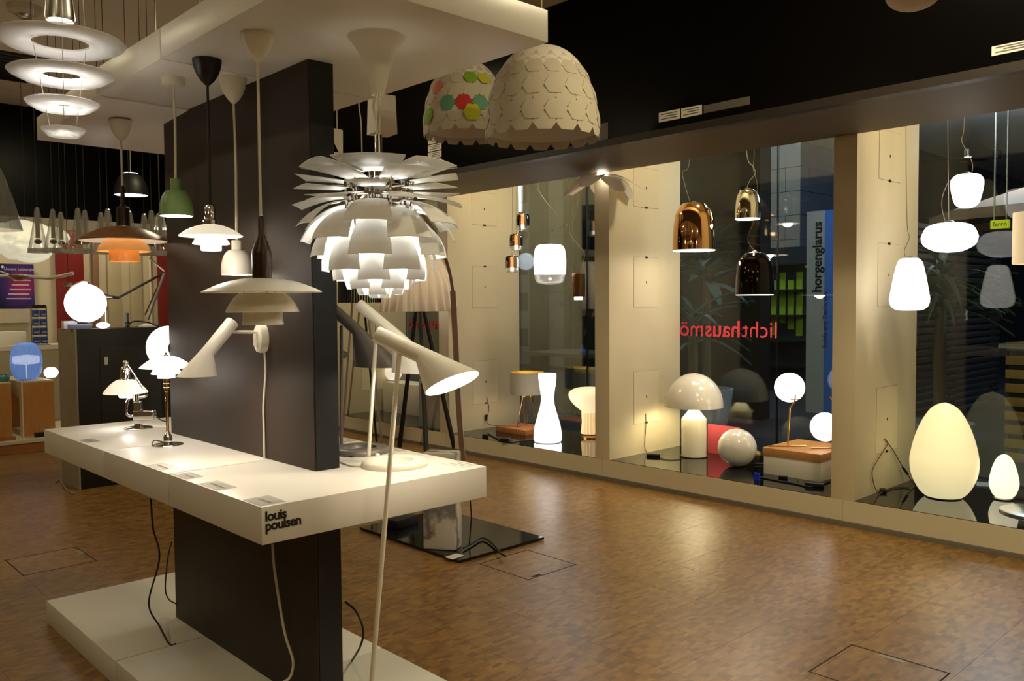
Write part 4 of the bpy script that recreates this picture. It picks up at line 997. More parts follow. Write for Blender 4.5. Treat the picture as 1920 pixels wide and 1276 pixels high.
# ================================================================== LEFT BACKGROUND
# stack of glass rings under a conical spotlight
DR = 2.5; P = dep(116, 150, DR); t = thing('ring_cascade_pendant', 'cascade of four clear disc rings below a silver cone spotlight', 'pendant lamp', (P.x, P.y, zy(P.x, P.y, 255)))
u = mpp(P); zz = lambda y: zy(P.x, P.y, y)-t.location.z
ring_m = mat('frosted_disc', (240, 240, 238), .2, var=.05, alpha=.62, coat=.5)
for k, (yc, ro, ri) in enumerate(((86, 124, 56), (147, 100, 38), (202, 68, 24), (252, 39, 10))):
    ro, ri = ro*u, ri*u; z = zz(yc)
    prof = [(ri, z+.012), (ri+(ro-ri)*.3, z+.004), (ri+(ro-ri)*.65, z), (ro*.97, z+.012), (ro, z+.018)]
    B().shell(prof, .006, 64).build('disc_ring', ring_m, t, sharp=60)
for a in (0.3, 2.4, 4.5): B().tube([(26*u*cos(a), 26*u*sin(a), zz(252)), (58*u*cos(a), 58*u*sin(a), zz(86)+.01), (30*u*cos(a), 30*u*sin(a), CEIL-t.location.z)], .0012, 5).build('wire', steel, t)
sp = [(.012, zz(-40)), (.03, zz(-38)), (29*u, zz(33)), (28*u, zz(40))]
B().shell(sp, .002, 36).build('spot_cone', steel, t)
B().lathe([(26*u, zz(34)), (.001, zz(33))], 32).build('spot_lens', opal_hot, t)
ll = light('spot_bulb', 'SPOT', (0, 0, zz(42)), 42, COOL, .03, None, 70, .5); ll.parent = t; ll.rotation_euler = (0, 0, 0)
B().tube([(0, 0, zz(-40)), (0, 0, CEIL-t.location.z)], .006, 8).build('rod', steel, t)
# clear cone pendants on a frame
cone_me = None
cones = [(72, 387, 477), (101, 392, 476), (116, 390, 478), (148, 394, 478), (161, 391, 478), (191, 396, 479), (204, 393, 479), (245, 394, 480), (272, 401, 481), (286, 398, 482), (302, 404, 482)]
grey_core = mat('frosted_core', (160, 156, 148), .4, var=.05)
lab = ('clear glass cone pendant of the row', )
for k, (cx, y0, y1) in enumerate(cones):
    D = (5.2, 5.45, 5.7)[k % 3]
    P = dep(cx, y1-3, D)
    t = thing('glass_cone_pendant', ('leftmost', 'second from left', 'third from left', 'fourth from left', 'fifth from left', 'sixth from left', 'seventh from left', 'fourth from right', 'third from right', 'second from right', 'rightmost')[k]+' clear glass cone pendant in the row before the black fascia', 'pendant lamp', P, group='row of clear glass cone pendants')
    if cone_me is None:
        hC = 85*D/FPX; rC = 18*D/FPX
        cone_me = (B().shell([(.006, hC), (.014, hC*.97), (rC*.55, hC*.5), (rC*.98, hC*.06), (rC, 0)], .0015, 28).mesh('glass_cone', clear),
                   B().shell([(rC*.985, hC*.10), (rC*1.0, .0)], .002, 28).mesh('frosted_band', mat('frosted_band', (190, 186, 176), .5, var=.03, alpha=.55)),
                   B().lathe([(.013, hC*.33), (.013, hC*.85), (.006, hC*1.0)], 14).mesh('lamp_core', grey_core),
                   B().ball((0, 0, hC*.25), .022, 14, 8, .7).mesh('reflector_bulb', mat('dark_bulb', (70, 66, 62), .3, metal=.5)),
                   B().tube([(0, 0, hC), (0, 0, CEIL-P.z)], .0022, 5).mesh('cord', mat('dark_cord', (30, 28, 25), .6)))
    for me, nm in zip(cone_me, ('glass_cone', 'frosted_band', 'lamp_core', 'reflector_bulb', 'cord')): inst(me, nm, t)
# cloud lamp
P = dep(48, 450, 7.0); t = thing('cloud_pendant', 'glowing white crumpled cloud pendant at the left edge', 'pendant lamp', P)
u = 7.0/FPX; cl_m = mat('cloud_paper', (238, 234, 212), .6, emit=.5, ecol=(250, 244, 214), var=.05)
bm = bmesh.new(); bmesh.ops.create_icosphere(bm, subdivisions=5, radius=1.0)
seeds = [Vector((random.gauss(0, 1), random.gauss(0, 1), random.gauss(0, 1))).normalized() for _ in range(26)]
for v in bm.verts:
    d = sorted((v.co.normalized()-s).length for s in seeds)[:2]
    k = .80+.34*min(1, (d[1]-d[0])*2.2)**.6
    n = v.co.normalized(); v.co = Vector((n.x*66*u*k, n.y*66*u*k, n.z*38*u*k))
me = bpy.data.meshes.new('cloud_shade'); bm.to_mesh(me); bm.free(); me.materials.append(cl_m)
for p in me.polygons: p.use_smooth = True
inst(me, 'cloud_shade', t); B().tube([(0, 0, 30*u), (0, 0, CEIL-P.z)], .002, 6).build('cord', MATS['dark_cord'], t)
# black dome pendant
P = dep(246, 366, 7.0); t = thing('black_dome_pendant', 'black dome pendant with white lit rim behind the amber pendant', 'pendant lamp', P); u = 7/FPX
B().shell([(13*u, 40*u), (22*u, 32*u), (28*u, 18*u), (30*u, 4*u), (30*u, 0)], .004, 40).build('shade', matt_black, t)
B().lathe([(28.5*u, .5*u), (.01, 1*u)], 40).build('light_disc', opal_hot, t)
B().lathe([(13*u, 40*u), (12*u, 41.5*u)], 28).build('top_disc', opal, t)
B().tube([(0, 0, 41*u), (0, 0, CEIL-P.z)], .003, 6).build('cord', cord_grey, t)
# large clear cone at the frame edge
P = dep(-22, 430, 4.4); t = thing('large_glass_cone', 'large clear glass cone lamp cut off by the left picture edge', 'pendant lamp', P); u = 4.4/FPX
B().shell([(.02, 148*u), (30*u, 100*u), (45*u, 50*u), (56*u, 4*u), (57*u, 0)], .003, 48).build('glass_cone', smoke, t)
B().cyl((0, 0, 0), .02, 120*u, 150*u, 16).build('cap', steel, t); B().tube([(0, 0, 150*u), (0, 0, CEIL-P.z)], .003, 6).build('cord', cord_grey, t)
# small lit glass pendant peeking out behind the green one
P = dep(300, 430, 6.5); t = thing('small_glass_pendant', 'small clear glass pendant with lit rim behind the green pendant', 'pendant lamp', P); u = 6.5/FPX
B().shell([(5*u, 30*u), (9*u, 20*u), (12*u, 0)], .002, 28).build('glass_shade', clear, t); B().lathe([(11*u, 0), (11*u, 3*u), (.01, 3*u)], 24).build('light_disc', opal_hot, t)
B().tube([(0, 0, 30*u), (0, 0, CEIL-P.z)], .002, 6).build('cord', cord_grey, t)
# curved rod pendant with a chrome disc
P = dep(36, 517, 6.0); t = thing('rod_pendant', 'slender curved white rod pendant with a chrome disc at its centre', 'pendant lamp', P); u = 6/FPX
Q = lambda x, y: rel(dep(x, y, 6.0), t)
B().lathe([(.001, -9*u), (10*u, -7*u), (18*u, -1*u), (18*u, 2*u), (10*u, 3*u), (.001, 3*u)], 36).build('chrome_disc', chrome, t)
rm = mat('rod_white', (214, 208, 196), .4)
B().tube(curve([Q(54, 518), Q(80, 520.5), (Q(100, 520)), Q(137, 512)]), .012, 10).build('rod', rm, t)
B().tube(curve([Q(18, 517), Q(0, 517), Q(-40, 522)]), .012, 10).build('rod', rm, t); B().tube([Q(18, 515), Q(-8, 505)], .005, 8).build('rod', rm, t)
B().tube([(Q(128, 530).x, Q(128, 530).y, CEIL-P.z), Q(128, 530)], .0018, 6).build('wire', MATS['dark_cord'], t); B().cyl(Q(128, 533), .03, -.01, .01, 16).build('weight', steel, t)
# ceiling details
gv = thing('ceiling_vent', 'slatted black air vent in the pale ceiling at the left edge', 'vent', onZ(10, 118, CEIL)+Vector((0, 0, -.02)))
B().box(-.3, .3, -.5, .5, .0, .02).build('vent_frame', ceil_m, gv)
for k in range(9): B().box(-.27, .27, -.46+k*.11, -.40+k*.11, -.012, .0).build('slat', matt_black, gv)
cd = thing('smoke_detector', 'round white ceiling detector above the disc rings', 'detector', onZ(46, 12, CEIL)+Vector((0, 0, -.06)))
B().lathe([(.06, 0), (.1, .02), (.11, .06)], 28).build('housing', mat('detector_white', (200, 192, 178), .5), cd); B().lathe([(.03, -.02), (.06, 0)], 20).build('sensor', steel, cd)

# counter block
CX, CY = 2.014, 7.03; ctop = 1.246
t = thing('counter_block', 'tall black counter block with a grey end panel and a flush door', 'counter', (CX, CY, 0))
B().box(.012, 1.9, 0, .44, 0, ctop).build('body', mat('counter_black', (30, 28, 27), .4, var=.06), t, bevel=.002)
B().box(0, .012, 0, .44, 0, ctop).build('end_panel', concrete, t)
dxa, dxb = onY(187, 648, CY).x-CX, onY(300, 648, CY).x-CX
dr = B().box(dxa, dxb, -.006, 0, .06, onY(187, 649, CY).z).build('door', mat('door_black', (34, 32, 31), .4, var=.06), t, bevel=.001)
B().box(-.012, .012, -.01, 0, -.03, .03).build('handle', mat('handle_white', (210, 206, 198), .4), dr, Vector((onY(198, 676, CY).x-CX, -.006, onY(198, 676, CY).z)))
cable('grey cable lying on the floor beside the counter foot', [onZ(x, y, .006) for x, y in ((104, 905), (112, 900), (126, 918), (140, 925))], .006, cord_grey)
# big ball lamp on the counter
bp = onY(160, 604, 7.2); bp.z = ctop; D = depth(bp); u = D/FPX
t = thing('ball_lamp', 'large bright white ball lamp with a top clip standing on the counter', 'table lamp', bp)
Q = lambda x, y: rel(dep(x, y, D), t)
B().ball(Q(160.5, 568), 36*u, 48, 28).build('globe', opal_hot, t)
B().lathe([(.05, 0), (.05, .02), (.02, .03), (.02, .1)], 20).build('foot', matt_black, t)
B().tube(curve([Q(124, 570), Q(130, 545), Q(150, 530), Q(165, 530)]), .012, 8).build('bracket', steel, t)
B().tube(curve([Q(124, 575), Q(130, 592), Q(150, 606)]), .006, 6).build('cord', cord_black, t)
# jointed desk lamp
bp = onY(277, 604, 7.25); bp.z = ctop; D = depth(bp)
t = thing('jointed_desk_lamp', 'jointed metal desk lamp with long arms beside the partition', 'desk lamp', bp)
Q = lambda x, y: rel(dep(x, y, D), t)
B().lathe([(.07, 0), (.07, .012), (.02, .03)], 24).build('foot', mat('white_foot', (230, 226, 216), .4), t)
B().tube([Q(277, 598), Q(308, 512)], .012, 8).build('lower_arm', steel, t); B().tube([Q(272, 590), Q(305, 516)], .006, 6).build('lower_spring', brass, t)
B().tube([Q(306, 512), Q(222, 558)], .010, 8).build('upper_arm', mat('dark_arm', (52, 46, 40), .4), t); B().tube([Q(309, 508), Q(280, 484)], .008, 8).build('tail', steel, t)
B().tube([Q(222, 558), Q(205, 556)], .012, 8).build('wrist', matt_black, t); B().tube([Q(212, 557), Q(192, 556)], [.012, .03], 12).build('head', steel, t)
# small items on the counter
def onc(x, Y=7.2): p = onY(x, 606, Y); p.z = ctop; return p
p = onc(193, 7.1); t = thing('oval_lamp', 'small glowing white oval lamp lying on the counter', 'table lamp', p); u = mpp(p)
B().ball((0, 0, 6.5*u), 13*u, 24, 14, .5).build('shade', opal, t); B().lathe([(.02, 6.5*u), (.012, 13*u), (.012, 40*u), (.005, 44*u)], 12, (8*u, 0, 0)).build('stem', steel, t)
p = onc(239); t = thing('pocket_torch', 'slim dark metal torch standing upright on the counter', 'torch', p); u = mpp(p)
B().lathe([(4.5*u, 0), (4.5*u, 10*u), (3*u, 13*u), (3*u, 30*u)], 16).build('body', mat('torch_metal', (70, 76, 84), .3, metal=.7), t); B().lathe([(5*u, 8*u), (5*u, 11*u)], 16).build('collar', matt_black, t)
p = onc(130, 7.3); tag(B().box(-.05, .05, -.03, .03, 0, 16*mpp(p)).build('carton', mat('carton_white', (214, 214, 222), .5), None, p, bevel=.002), 'small white carton on the counter left of the ball lamp', 'box')
p = onc(152, 7.1); tag(B().box(-.09, .07, -.03, .03, 0, 10*mpp(p)).build('carton', mat('carton_blue', (150, 160, 220), .4), None, p, bevel=.002), 'small pale blue carton below the ball lamp', 'box')
p = onc(265, 7.15); cable('black cable looped on the counter top', [p+Vector((-.12, 0, .006)), p+Vector((-.06, 0, .05)), p+Vector((.05, 0, .04)), p+Vector((.10, -.1, .006))], .006, cord_black)

# wall of cabinets and panels at the back
def panel(x0, x1, y0, y1, Y, m, label, cat='panel', dd=.04):
    a = onY(x0, y0, Y); b = onY(x1, y1, Y); z0 = min(a.z, b.z)
    return tag(B().box(a.x, b.x, Y, Y+dd, max(z0, .005), a.z).build('wall_panel', m, None, bevel=.001), label, cat)
BY = 11.14
zf_ = 1010
panel(103, 172, 425, zf_, BY, red_panel, 'tall deep red wall panel behind the ball lamp')
panel(172, 200, 425, zf_, BY, brown_panel, 'narrow brown wall panel right of the red panel')
panel(200, 241, 425, zf_, BY, beige_panel, 'left one of two beige cabinet doors at the back wall', 'cabinet door')
panel(242, 279, 425, zf_, BY, beige_panel, 'right one of two beige cabinet doors at the back wall', 'cabinet door')
panel(281, 294, 425, zf_, BY, mat('light_strip', (236, 226, 196), .5), 'pale upright strip between the cabinets and the red edge')
panel(294, 335, 425, zf_, BY, red_panel, 'red wall edge beside the dark partition')
# poster
a = onY(4, 494, BY); b = onY(65, 577, BY)
pm = bpy.data.materials.new('poster_print'); pm.use_nodes = True; nt = pm.node_tree; N = nt.nodes; L = nt.links
tc = N.new('ShaderNodeTexCoord'); gx = N.new('ShaderNodeTexGradient'); gx.gradient_type = 'SPHERICAL'; mp = N.new('ShaderNodeMapping')
mp.inputs['Location'].default_value = (-1.05, 0, -.75); mp.inputs['Scale'].default_value = (1.5, 0.01, 1.4); L.new(tc.outputs['Generated'], mp.inputs[0]); L.new(mp.outputs[0], gx.inputs[0])
cr = N.new('ShaderNodeValToRGB'); cr.color_ramp.elements[0].color = lin((22, 28, 66))+(1,); cr.color_ramp.elements[1].color = lin((190, 30, 90))+(1,); e = cr.color_ramp.elements.new(.45); e.color = lin((70, 40, 120))+(1,)
L.new(gx.outputs['Fac'], cr.inputs[0]); L.new(cr.outputs[0], N['Principled BSDF'].inputs['Base Color']); N['Principled BSDF'].inputs['Roughness'].default_value = .2
xl = onY(-16, 494, BY).x
t = thing('poster', 'blue and magenta poster headed Unsere Leistungen on the back wall', 'poster', (xl, BY, b.z))
pw_, ph_ = b.x-xl, a.z-b.z
B().box(0, pw_, -.012, 0, 0, ph_).build('sheet', pm, t)
wt = mat('poster_text', (214, 210, 226), .5)
text('Unsere Leistungen', .043, wt, t, (onY(7, 505, BY).x-xl, -.0125, onY(7, 506, BY).z-b.z), (1, 0, 0), (0, 0, 1))
B().lathe([(.018, 0), (.018, .001)], 5).build('star_logo', wt, t, (onY(4, 499, BY).x-xl, -.0125, onY(4, 500, BY).z-b.z)).rotation_euler = (pi/2, 0, 0)
for k in range(5): B().box(pw_*.50-.02*k, pw_*.92-.02*(k % 2), -.0128, -.012, ph_*(.62-.105*k), ph_*(.62-.105*k)+.012).build('text_line', wt, t)
B().box(0, pw_+.02, -.03, .0, -.17, -.01).build('lower_strip', mat('poster_strip', (196, 184, 164), .5), t)
# shelf unit with paper strips and low sideboard
sb = thing('back_sideboard', 'long pale sideboard along the back wall under the poster', 'sideboard', (-1.0, 10.62, 0))
zt1 = onY(40, 648, 10.62).z
B().box(0, 4.15, 0, .5, 0, zt1-.05).build('body', beige_panel, sb); B().box(-.01, 4.17, -.02, .5, zt1-.05, zt1).build('worktop', white_paint, sb)
p = onY(20, 640, 10.8); tag(B().box(-.6, .28, -.1, .15, 0, 30*mpp(p)).build('storage_box', white_paint, None, (p.x-.12, 10.9, zt1), bevel=.003), 'long white storage box on the back sideboard', 'box')
# battery rack
p = onY(76, 652, 10.70); p.z = zt1; t = thing('battery_rack', 'wire rack of dark blue battery packs on the back sideboard', 'display rack', (p.x, p.y, p.z)); u = mpp(p)
for s in (-1, 1): B().tube([(s*15*u, .03, 0), (s*15*u, .03, 84*u)], .006, 6).build('upright', steel, t)
B().box(-16*u, 16*u, -.08, .08, 0, .01).build('base', steel, t); B().box(-13*u, 13*u, .0, .02, 78*u, 86*u).build('header_card', matt_black, t)
pk = B().box(-6.5*u, 6.5*u, -.02, .02, 0, 15*u).mesh('battery_pack', mat('pack_blue', (40, 60, 120), .3, var=.2), .004); lb_ = B().box(-5*u, 5*u, -.023, -.02, 3*u, 7*u).mesh('pack_print', mat('pack_print', (130, 150, 190), .4))
for r_ in range(4):
    for c_ in range(2):
        o = inst(pk, 'battery_pack', t, ((c_-.5)*15*u, 0, (3+r_*19)*u)); inst(lb_, 'pack_print', o)
# low platform and oak table
pz = .12; pf = onZ(0, 853, 0).y
pt_ = tag(B().box(-3.1, 2.95, pf, 10.55, 0, pz-.03).build('low_platform', oak_dark, None), 'low display platform with a brown wooden front at the far left', 'platform')
B().box(-3.1, 2.96, pf-.01, 10.56, pz-.03, pz).build('platform_top', mat('platform_top', (214, 200, 166), .5), pt_)
c0 = onZ(43, 819, pz); c1 = onZ(110, 815, pz); tz = zy(c0.x, c0.y, 716)
t = thing('bridge_table', 'thick oak bridge table with cream edges carrying the blue glass lamp', 'table', (c0.x, c0.y, pz))
hx = c1.x-c0.x; hh = tz-pz; oy = .95; th = .16
fr_m = mat('cream_edge', (226, 210, 176), .5)
oak2 = wood('oak_light', (178, 120, 58), (206, 148, 82), .5, 5, (14, 14, 1))
B().box(.012, hx, 0, .10, 0, hh-.012).build('leg_panel', oak2, t); B().box(.012, hx, oy-.1, oy, 0, hh-.012).build('leg_panel', oak2, t)
B().box(.012, hx, 0, oy, hh-.012, hh).build('top', mat('table_top', (214, 190, 150), .4), t); B().box(.012, hx, .1, oy-.1, hh-th, hh-.012).build('apron', oak2, t)
B().box(0, .012, 0, .10, 0, hh).build('edge_strip', fr_m, t); B().box(0, .012, oy-.1, oy, 0, hh).build('edge_strip', fr_m, t); B().box(0, .012, .1, oy-.1, hh-th, hh).build('edge_strip', fr_m, t)
for o in list(t.children): pass
# second oak table left of it, so the blue lamp stands on a continuous top
tz2 = pz+hh
t2 = thing('bridge_table', 'lower oak bridge table cut off by the left picture edge', 'table', (c0.x-1.0, c0.y+.05, pz))
B().box(0, .92, 0, .08, 0, hh-.012).build('leg_panel', oak2, t2); B().box(0, .92, .8, .88, 0, hh-.012).build('leg_panel', oak2, t2); B().box(0, .92, 0, .88, hh-.012, hh).build('top', MATS['table_top'], t2)
p = onY(50, 705, c0.y+.22); p.z = tz2; u = mpp(p)
t = thing('blue_ribbed_lamp', 'blue ribbed glass lantern lamp glowing on the oak table', 'table lamp', p)
pf_ = [(12, 0), (20, 4), (27, 16), (30, 34), (30, 50), (27, 66), (20, 77), (10, 81)]
B().shell([(a, b_) for a, b_ in smooth([(w*u, (81-z)*u) for w, z in pf_])], .004, 96, wob=lambda a, i: 1+.02*cos(24*a)).build('ribbed_shade', mat('blue_glass_lit', (140, 180, 232), .15, var=.08, emit=.12, ecol=(110, 160, 240), alpha=.62), t, sharp=80)
B().lathe([(12*u, 0), (13*u, .0), (12*u, 4*u)], 28).build('foot', steel, t); B().lathe([(1*u, 3*u), (1*u, 33*u), (24*u, 36*u), (26*u, 40*u), (26*u, 48*u), (24*u, 52*u), (1*u, 55*u)], 28).build('light_core', opal, t)
p = onY(96, 704, c0.y+.3); p.z = tz2; u = mpp(p)
t = thing('pebble_lamp', 'small white pebble lamp lit beside the blue lantern', 'table lamp', p); B().ball((0, 0, 12*u), 14*u, 28, 16, .85).build('shade', opal, t); B().lathe([(.05, 0), (.05, .008)], 20).build('foot', steel, t)
p = onY(4, 704, c0.y+.22); p.z = tz2; u = mpp(p); t = thing('teal_vase', 'small teal and dark blue bowl at the left end of the table', 'bowl', p)
B().shell(smooth([(10*u, 0), (14*u, 8*u), (12*u, 15*u)]), .004, 28).build('bowl', mat('teal_glaze', (70, 140, 120), .2), t); B().ball((-3*u, 0, 8*u), 7*u, 20, 12).build('ball', mat('navy_glaze', (24, 28, 70), .2), t)
tag(B().box(-.1, .1, -.07, .07, 0, .004).build('brochure', card, None, Vector((c1.x-.13, c0.y+.08, tz2)), rz=.1), 'flat brochure lying on the oak table near the pebble lamp', 'brochure')
tag(B().box(-.12, .12, -.04, .04, 0, .03).build('wooden_block', oak_dark, None, onZ(2, 826, pz)), 'small wooden block on the platform at the left edge', 'block')
p = onZ(76, 818, pz); tag(B().box(-.05, .05, -.03, .03, 0, .04).build('power_strip', matt_black, None, p), 'small black power strip on the platform beside the table leg', 'power strip')

# ================================================================== OUTSIDE (dusk)
struct(B().box(XG+.1, 34, -14, 34, -.12, -.02).build('floor', mat('paving', (70, 72, 76), .35, var=.15, scale=1.2)))
stone_a = mat('stone_beige', (128, 122, 108), .5, var=.15, scale=2); 
cc = dep(1501, 300, 14.0); BX, BYc = cc.x, cc.y
joint = mat('stone_joint', (20, 20, 20), .8)
w = struct(B().box(BX+.03, 26, BYc+.03, 24, 0, 8).build('wall_stone_building', joint))
tl = B().box(0, .03, .004, .536, .004, .396).mesh('stone_slab', stone_a); tr_ = B().box(.004, .536, 0, .03, .004, .396).mesh('stone_slab', mat('stone_blue', (110, 116, 128), .4, var=.15, scale=2))
tlh = B().box(0, .03, .004, .266, .004, .396).mesh('stone_slab', stone_a); trh = B().box(.004, .266, 0, .03, .004, .396).mesh('stone_slab', MATS['stone_blue'])
zz0 = zy(BX, BYc, 311) % .40
nst = 0
for r_ in range(20):
    z = zz0-.4+.4*r_
    if z < 0: continue
    for c_ in range(13):
        y = BYc+.54*c_-(.27 if r_ % 2 else 0)
        px = proj((BX, y+.27, z+.2))
        if not (980 < px[0] < 1520 and 230 < px[1] < 700) or (1130 < px[0] < 1400): continue
        if y < BYc-.01: inst(tlh, 'stone_slab', w, (BX, BYc, z))
        else: inst(tl, 'stone_slab', w, (BX, y, z))
    if r_ % 2 and z > 0: inst(trh, 'stone_slab', w, (BX, BYc, z))
    for c_ in range(6):
        x = BX+.54*c_+(.27 if r_ % 2 else 0); px = proj((x+.27, BYc, z+.2))
        if 230 < px[1] < 500: inst(tr_, 'stone_slab', w, (x, BYc, z))
# unseen fill lights added to brighten the passage
light('passage_fill', 'POINT', (9.6, 8.5, 5.2), 330, (.75, .85, 1.0), .3)
light('passage_fill', 'POINT', (9.5, 2.8, 3.2), 120, (.8, .88, 1.0), .3)
light('passage_fill', 'POINT', (9.0, 13.0, 4.5), 130, (.8, .88, 1.0), .3)
light('passage_fill', 'POINT', (6.9, 3.4, 3.4), 60, (.8, .88, 1.0), .2)
light('passage_fill', 'POINT', (10.6, 6.0, 5.0), 110, (.8, .88, 1.0), .2)
# dark wall with foliage behind the lettering, and the dark door pillars
XD = 9.2; ya_, yb_ = onX(1425, 400, XD).y, onX(1268, 400, XD).y
struct(B().box(XD, XD+.25, ya_, yb_+.6, -.02, 4.6).build('wall_dark_screen', mat('dark_screen', (26, 24, 19), .6, var=.2, scale=1.5)))
def leaf_mesh(name, ln, wd, droop, m):
    n = 6; g = []
    for lay in (0, 1):
        for i in range(n+1):
            s = i/n; w_ = wd*sin(pi*(.08+.9*s))**.8*.5
            for j in (-1, 0, 1): g.append((ln*s, j*w_, -droop*s*s+(.02*abs(j) if j else 0)-lay*.002))
    N_ = (n+1)*3; fs = []
    for lay in (0, 1):
        for i in range(n):
            for j in range(2): q = lay*N_+i*3+j; f = (q, q+1, q+4, q+3); fs.append(f if lay else f[::-1])
    for i in range(n):
        for j in (0, 2): a = i*3+j; fs.append((a, a+3, a+3+N_, a+N_))
    return B().add(g, fs).mesh(name, m)
leafm = mat('dusk_leaf', (74, 104, 104), .35, var=.2); leafg = mat('green_leaf', (64, 84, 60), .4, var=.25)
def plant(name, label, P, h, n, ln, wd, m, pot=None, spread=.55):
    t = thing(name, label, 'plant', P)
    if pot:
        B().shell([(pot[0]*.72, 0), (pot[0]*.9, pot[1]*.5), (pot[0], pot[1])], .02, 36).build('pot', mat('pale_pot', (176, 180, 184), .5), t)
        B().lathe([(pot[0]*.9, pot[1]*.85), (.01, pot[1]*.88)], 24).build('soil', mat('soil', (40, 30, 22), .9), t)
    B().tube(curve([(0, 0, 0 if not pot else pot[1]*.8), (.03, .02, h*.5), (0, 0, h*.8)]), [.05]*17, 10).build('trunk', mat('bark', (96, 80, 60), .8, var=.3), t)
    me = leaf_mesh('leaf', ln, wd, ln*.55, m)
    for k in range(n):
        a = k*2.399; z = h*(.72+.28*((k*7) % n)/n)
        inst(me, 'leaf', t, mtx=Matrix.Translation((0, 0, z)) @ Matrix.Rotation(a, 4, 'Z') @ Matrix.Rotation(-.9+.9*random.random(), 4, 'Y'))
    return t
P = onX(1325, 640, 8.3); plant('broadleaf_plant', 'broad-leaved plant in the dark behind the mirrored lettering', (8.3, P.y, -.02), 2.2, 34, .55, .14, leafm, (.28, .45))
P = onX(1318, 640, 8.0); plant('palm_plant', 'drooping palm beside the divider behind the mirrored lettering', (7.6, onX(1300, 640, 7.6).y, -.02), 1.35, 26, .6, .05, leafm, (.22, .4))
P = onX(1763, 760, 7.9); plant('potted_tree', 'potted tree with slender trunk in a pale round pot outside the right window', (7.9, onX(1763, 700, 7.9).y, -.02), 1.72, 60, .55, .045, leafg, (.26, .36))
# slatted timber wall outside the right window
slat_m = wood('grey_timber', (74, 62, 58), (104, 88, 80), .6, 3, (1, 8, 8))
sx0, ys_ = 6.6, 2.62
t = thing('slatted_screen', 'grey horizontal timber slat screen behind the potted tree', 'screen', (10.0, 4.0, -.02))
sl = B().box(0, 3.4, 0, .03, 0, .06).mesh('slat', slat_m, .003)
for k in range(26): inst(sl, 'slat', t, (0, 0, .05+k*.09))
for x in (.1, 1.7, 3.3): B().box(x, x+.08, .03, .1, 0, 2.4).build('post', matt_black, t)
yl = mat('yellow_timber', (170, 132, 62), .6, var=.15)
t = thing('slatted_counter', 'slatted timber counter with pale top outside at the right edge', 'counter', (8.0, 1.1, -.02))
sl = B().box(0, .03, 0, .9, 0, .075).mesh('slat', yl, .003); px_ = onX(1886, 640, 8.0)
t.location.y = px_.y-.9
for k in range(9): inst(sl, 'slat', t, (0, 0, .06+k*.118))
B().box(-.06, .7, -.02, .94, zy(8.0, px_.y, 648)+.0, zy(8.0, px_.y, 648)+.04).build('top', mat('counter_top_pale', (170, 164, 150), .5), t); B().box(.03, .6, .02, .88, 0, zy(8.0, px_.y, 650)).build('body', matt_black, t)
# banner with lettering
XBn = 8.0; a = onX(1513, 400, XBn); b = onX(1560, 400, XBn)
zt_ = onX(1513, 397, XBn).z
yb0 = b.y-.16
t = thing('street_banner', 'grey upright banner with black lettering and a blue edge outside', 'banner', (XBn, yb0, .3))
hB = zt_-.3
B().box(0, .012, 0, a.y-yb0, 0, hB).build('cloth', mat('banner_grey', (150, 154, 156), .6, var=.04), t)
yb1 = onX(1546, 500, XBn).y-yb0
B().box(-.002, 0, 0, yb1, 0, hB).build('blue_edge', mat('banner_blue', (60, 110, 200), .6), t)
B().box(.012, .03, (a.y-yb0)/2-.02, (a.y-yb0)/2+.02, -.3, hB).build('pole', steel, t)
text('horgenglarus', .135, ink, t, (-.003, onX(1540, 545, XBn).y-yb0, onX(1540, 548, XBn).z-.3), (0, 0, 1), (0, 1, 0), bold=.022)
text('Stühle und Tische von', .062, ink, t, (-.003, onX(1550, 650, XBn).y-yb0, onX(1550, 652, XBn).z-.3), (0, 0, 1), (0, 1, 0), bold=.006)
# door frame poles and fittings outside the left window
for k, (x0, x1, lb) in enumerate(((992, 1024, 'left dark door frame upright outside the left window'), (1056, 1068, 'slim dark door frame upright outside the left window'), (1074, 1116, 'right dark door frame upright outside the left window'))):
    XP = 9.8; a, b = onX(x0, 500, XP), onX(x1, 500, XP)
    tag(B().box(0, .06, b.y, a.y, 0, 3.6).build('door_upright', mat('door_bronze', (20, 18, 17), .5), None, (XP, 0, -.02)), lb, 'door frame')
for y_ in (424, 569):
    P = onX(1060, y_, 9.78); t = thing('glass_door_fitting', ('upper' if y_ < 500 else 'lower')+' black clamp fitting on the glass door outside', 'door fitting', P)
    B().box(-.02, .02, -.10, .10, -.025, .025).build('clamp', black_edge, t, bevel=.006)
    for s in (-1, 1): B().ball((-.02, s*.05, 0), .018, 14, 8).build('bolt', chrome, t)
# outdoor table with stool and blue bottle
XT = 8.6; ztab = onX(1040, 662, XT).z
t = thing('outdoor_table', 'dark wooden outdoor table seen through the left window', 'table', (XT, onX(1100, 660, XT).y, -.02))
B().box(0, 1.0, 0, 1.25, ztab-.03, ztab+.02).build('top', wood('table_brown', (96, 84, 66), (124, 108, 84), .4), t)
for (x, y) in ((.1, .1), (.9, .1), (.1, 1.15), (.9, 1.15)): B().tube([(x, y, ztab-.03), (x, y, 0)], .03, 8).build('leg', matt_black, t)
t2 = thing('outdoor_stool', 'dark stool with a yellow seat under the outdoor table', 'stool', (XT-.4, onX(1096, 690, XT-.4).y-.1, -.02)); zs_ = onX(1096, 690, XT-.4).z
B().lathe([(.2, zs_-.03), (.21, zs_), (.2, zs_+.02)], 28).build('seat', mat('yellow_seat', (170, 140, 30), .5), t2)
for q in range(4): B().tube([(.14*cos(q*pi/2+.7), .14*sin(q*pi/2+.7), zs_-.03), (.18*cos(q*pi/2+.7), .18*sin(q*pi/2+.7), 0)], .014, 8).build('leg', matt_black, t2)
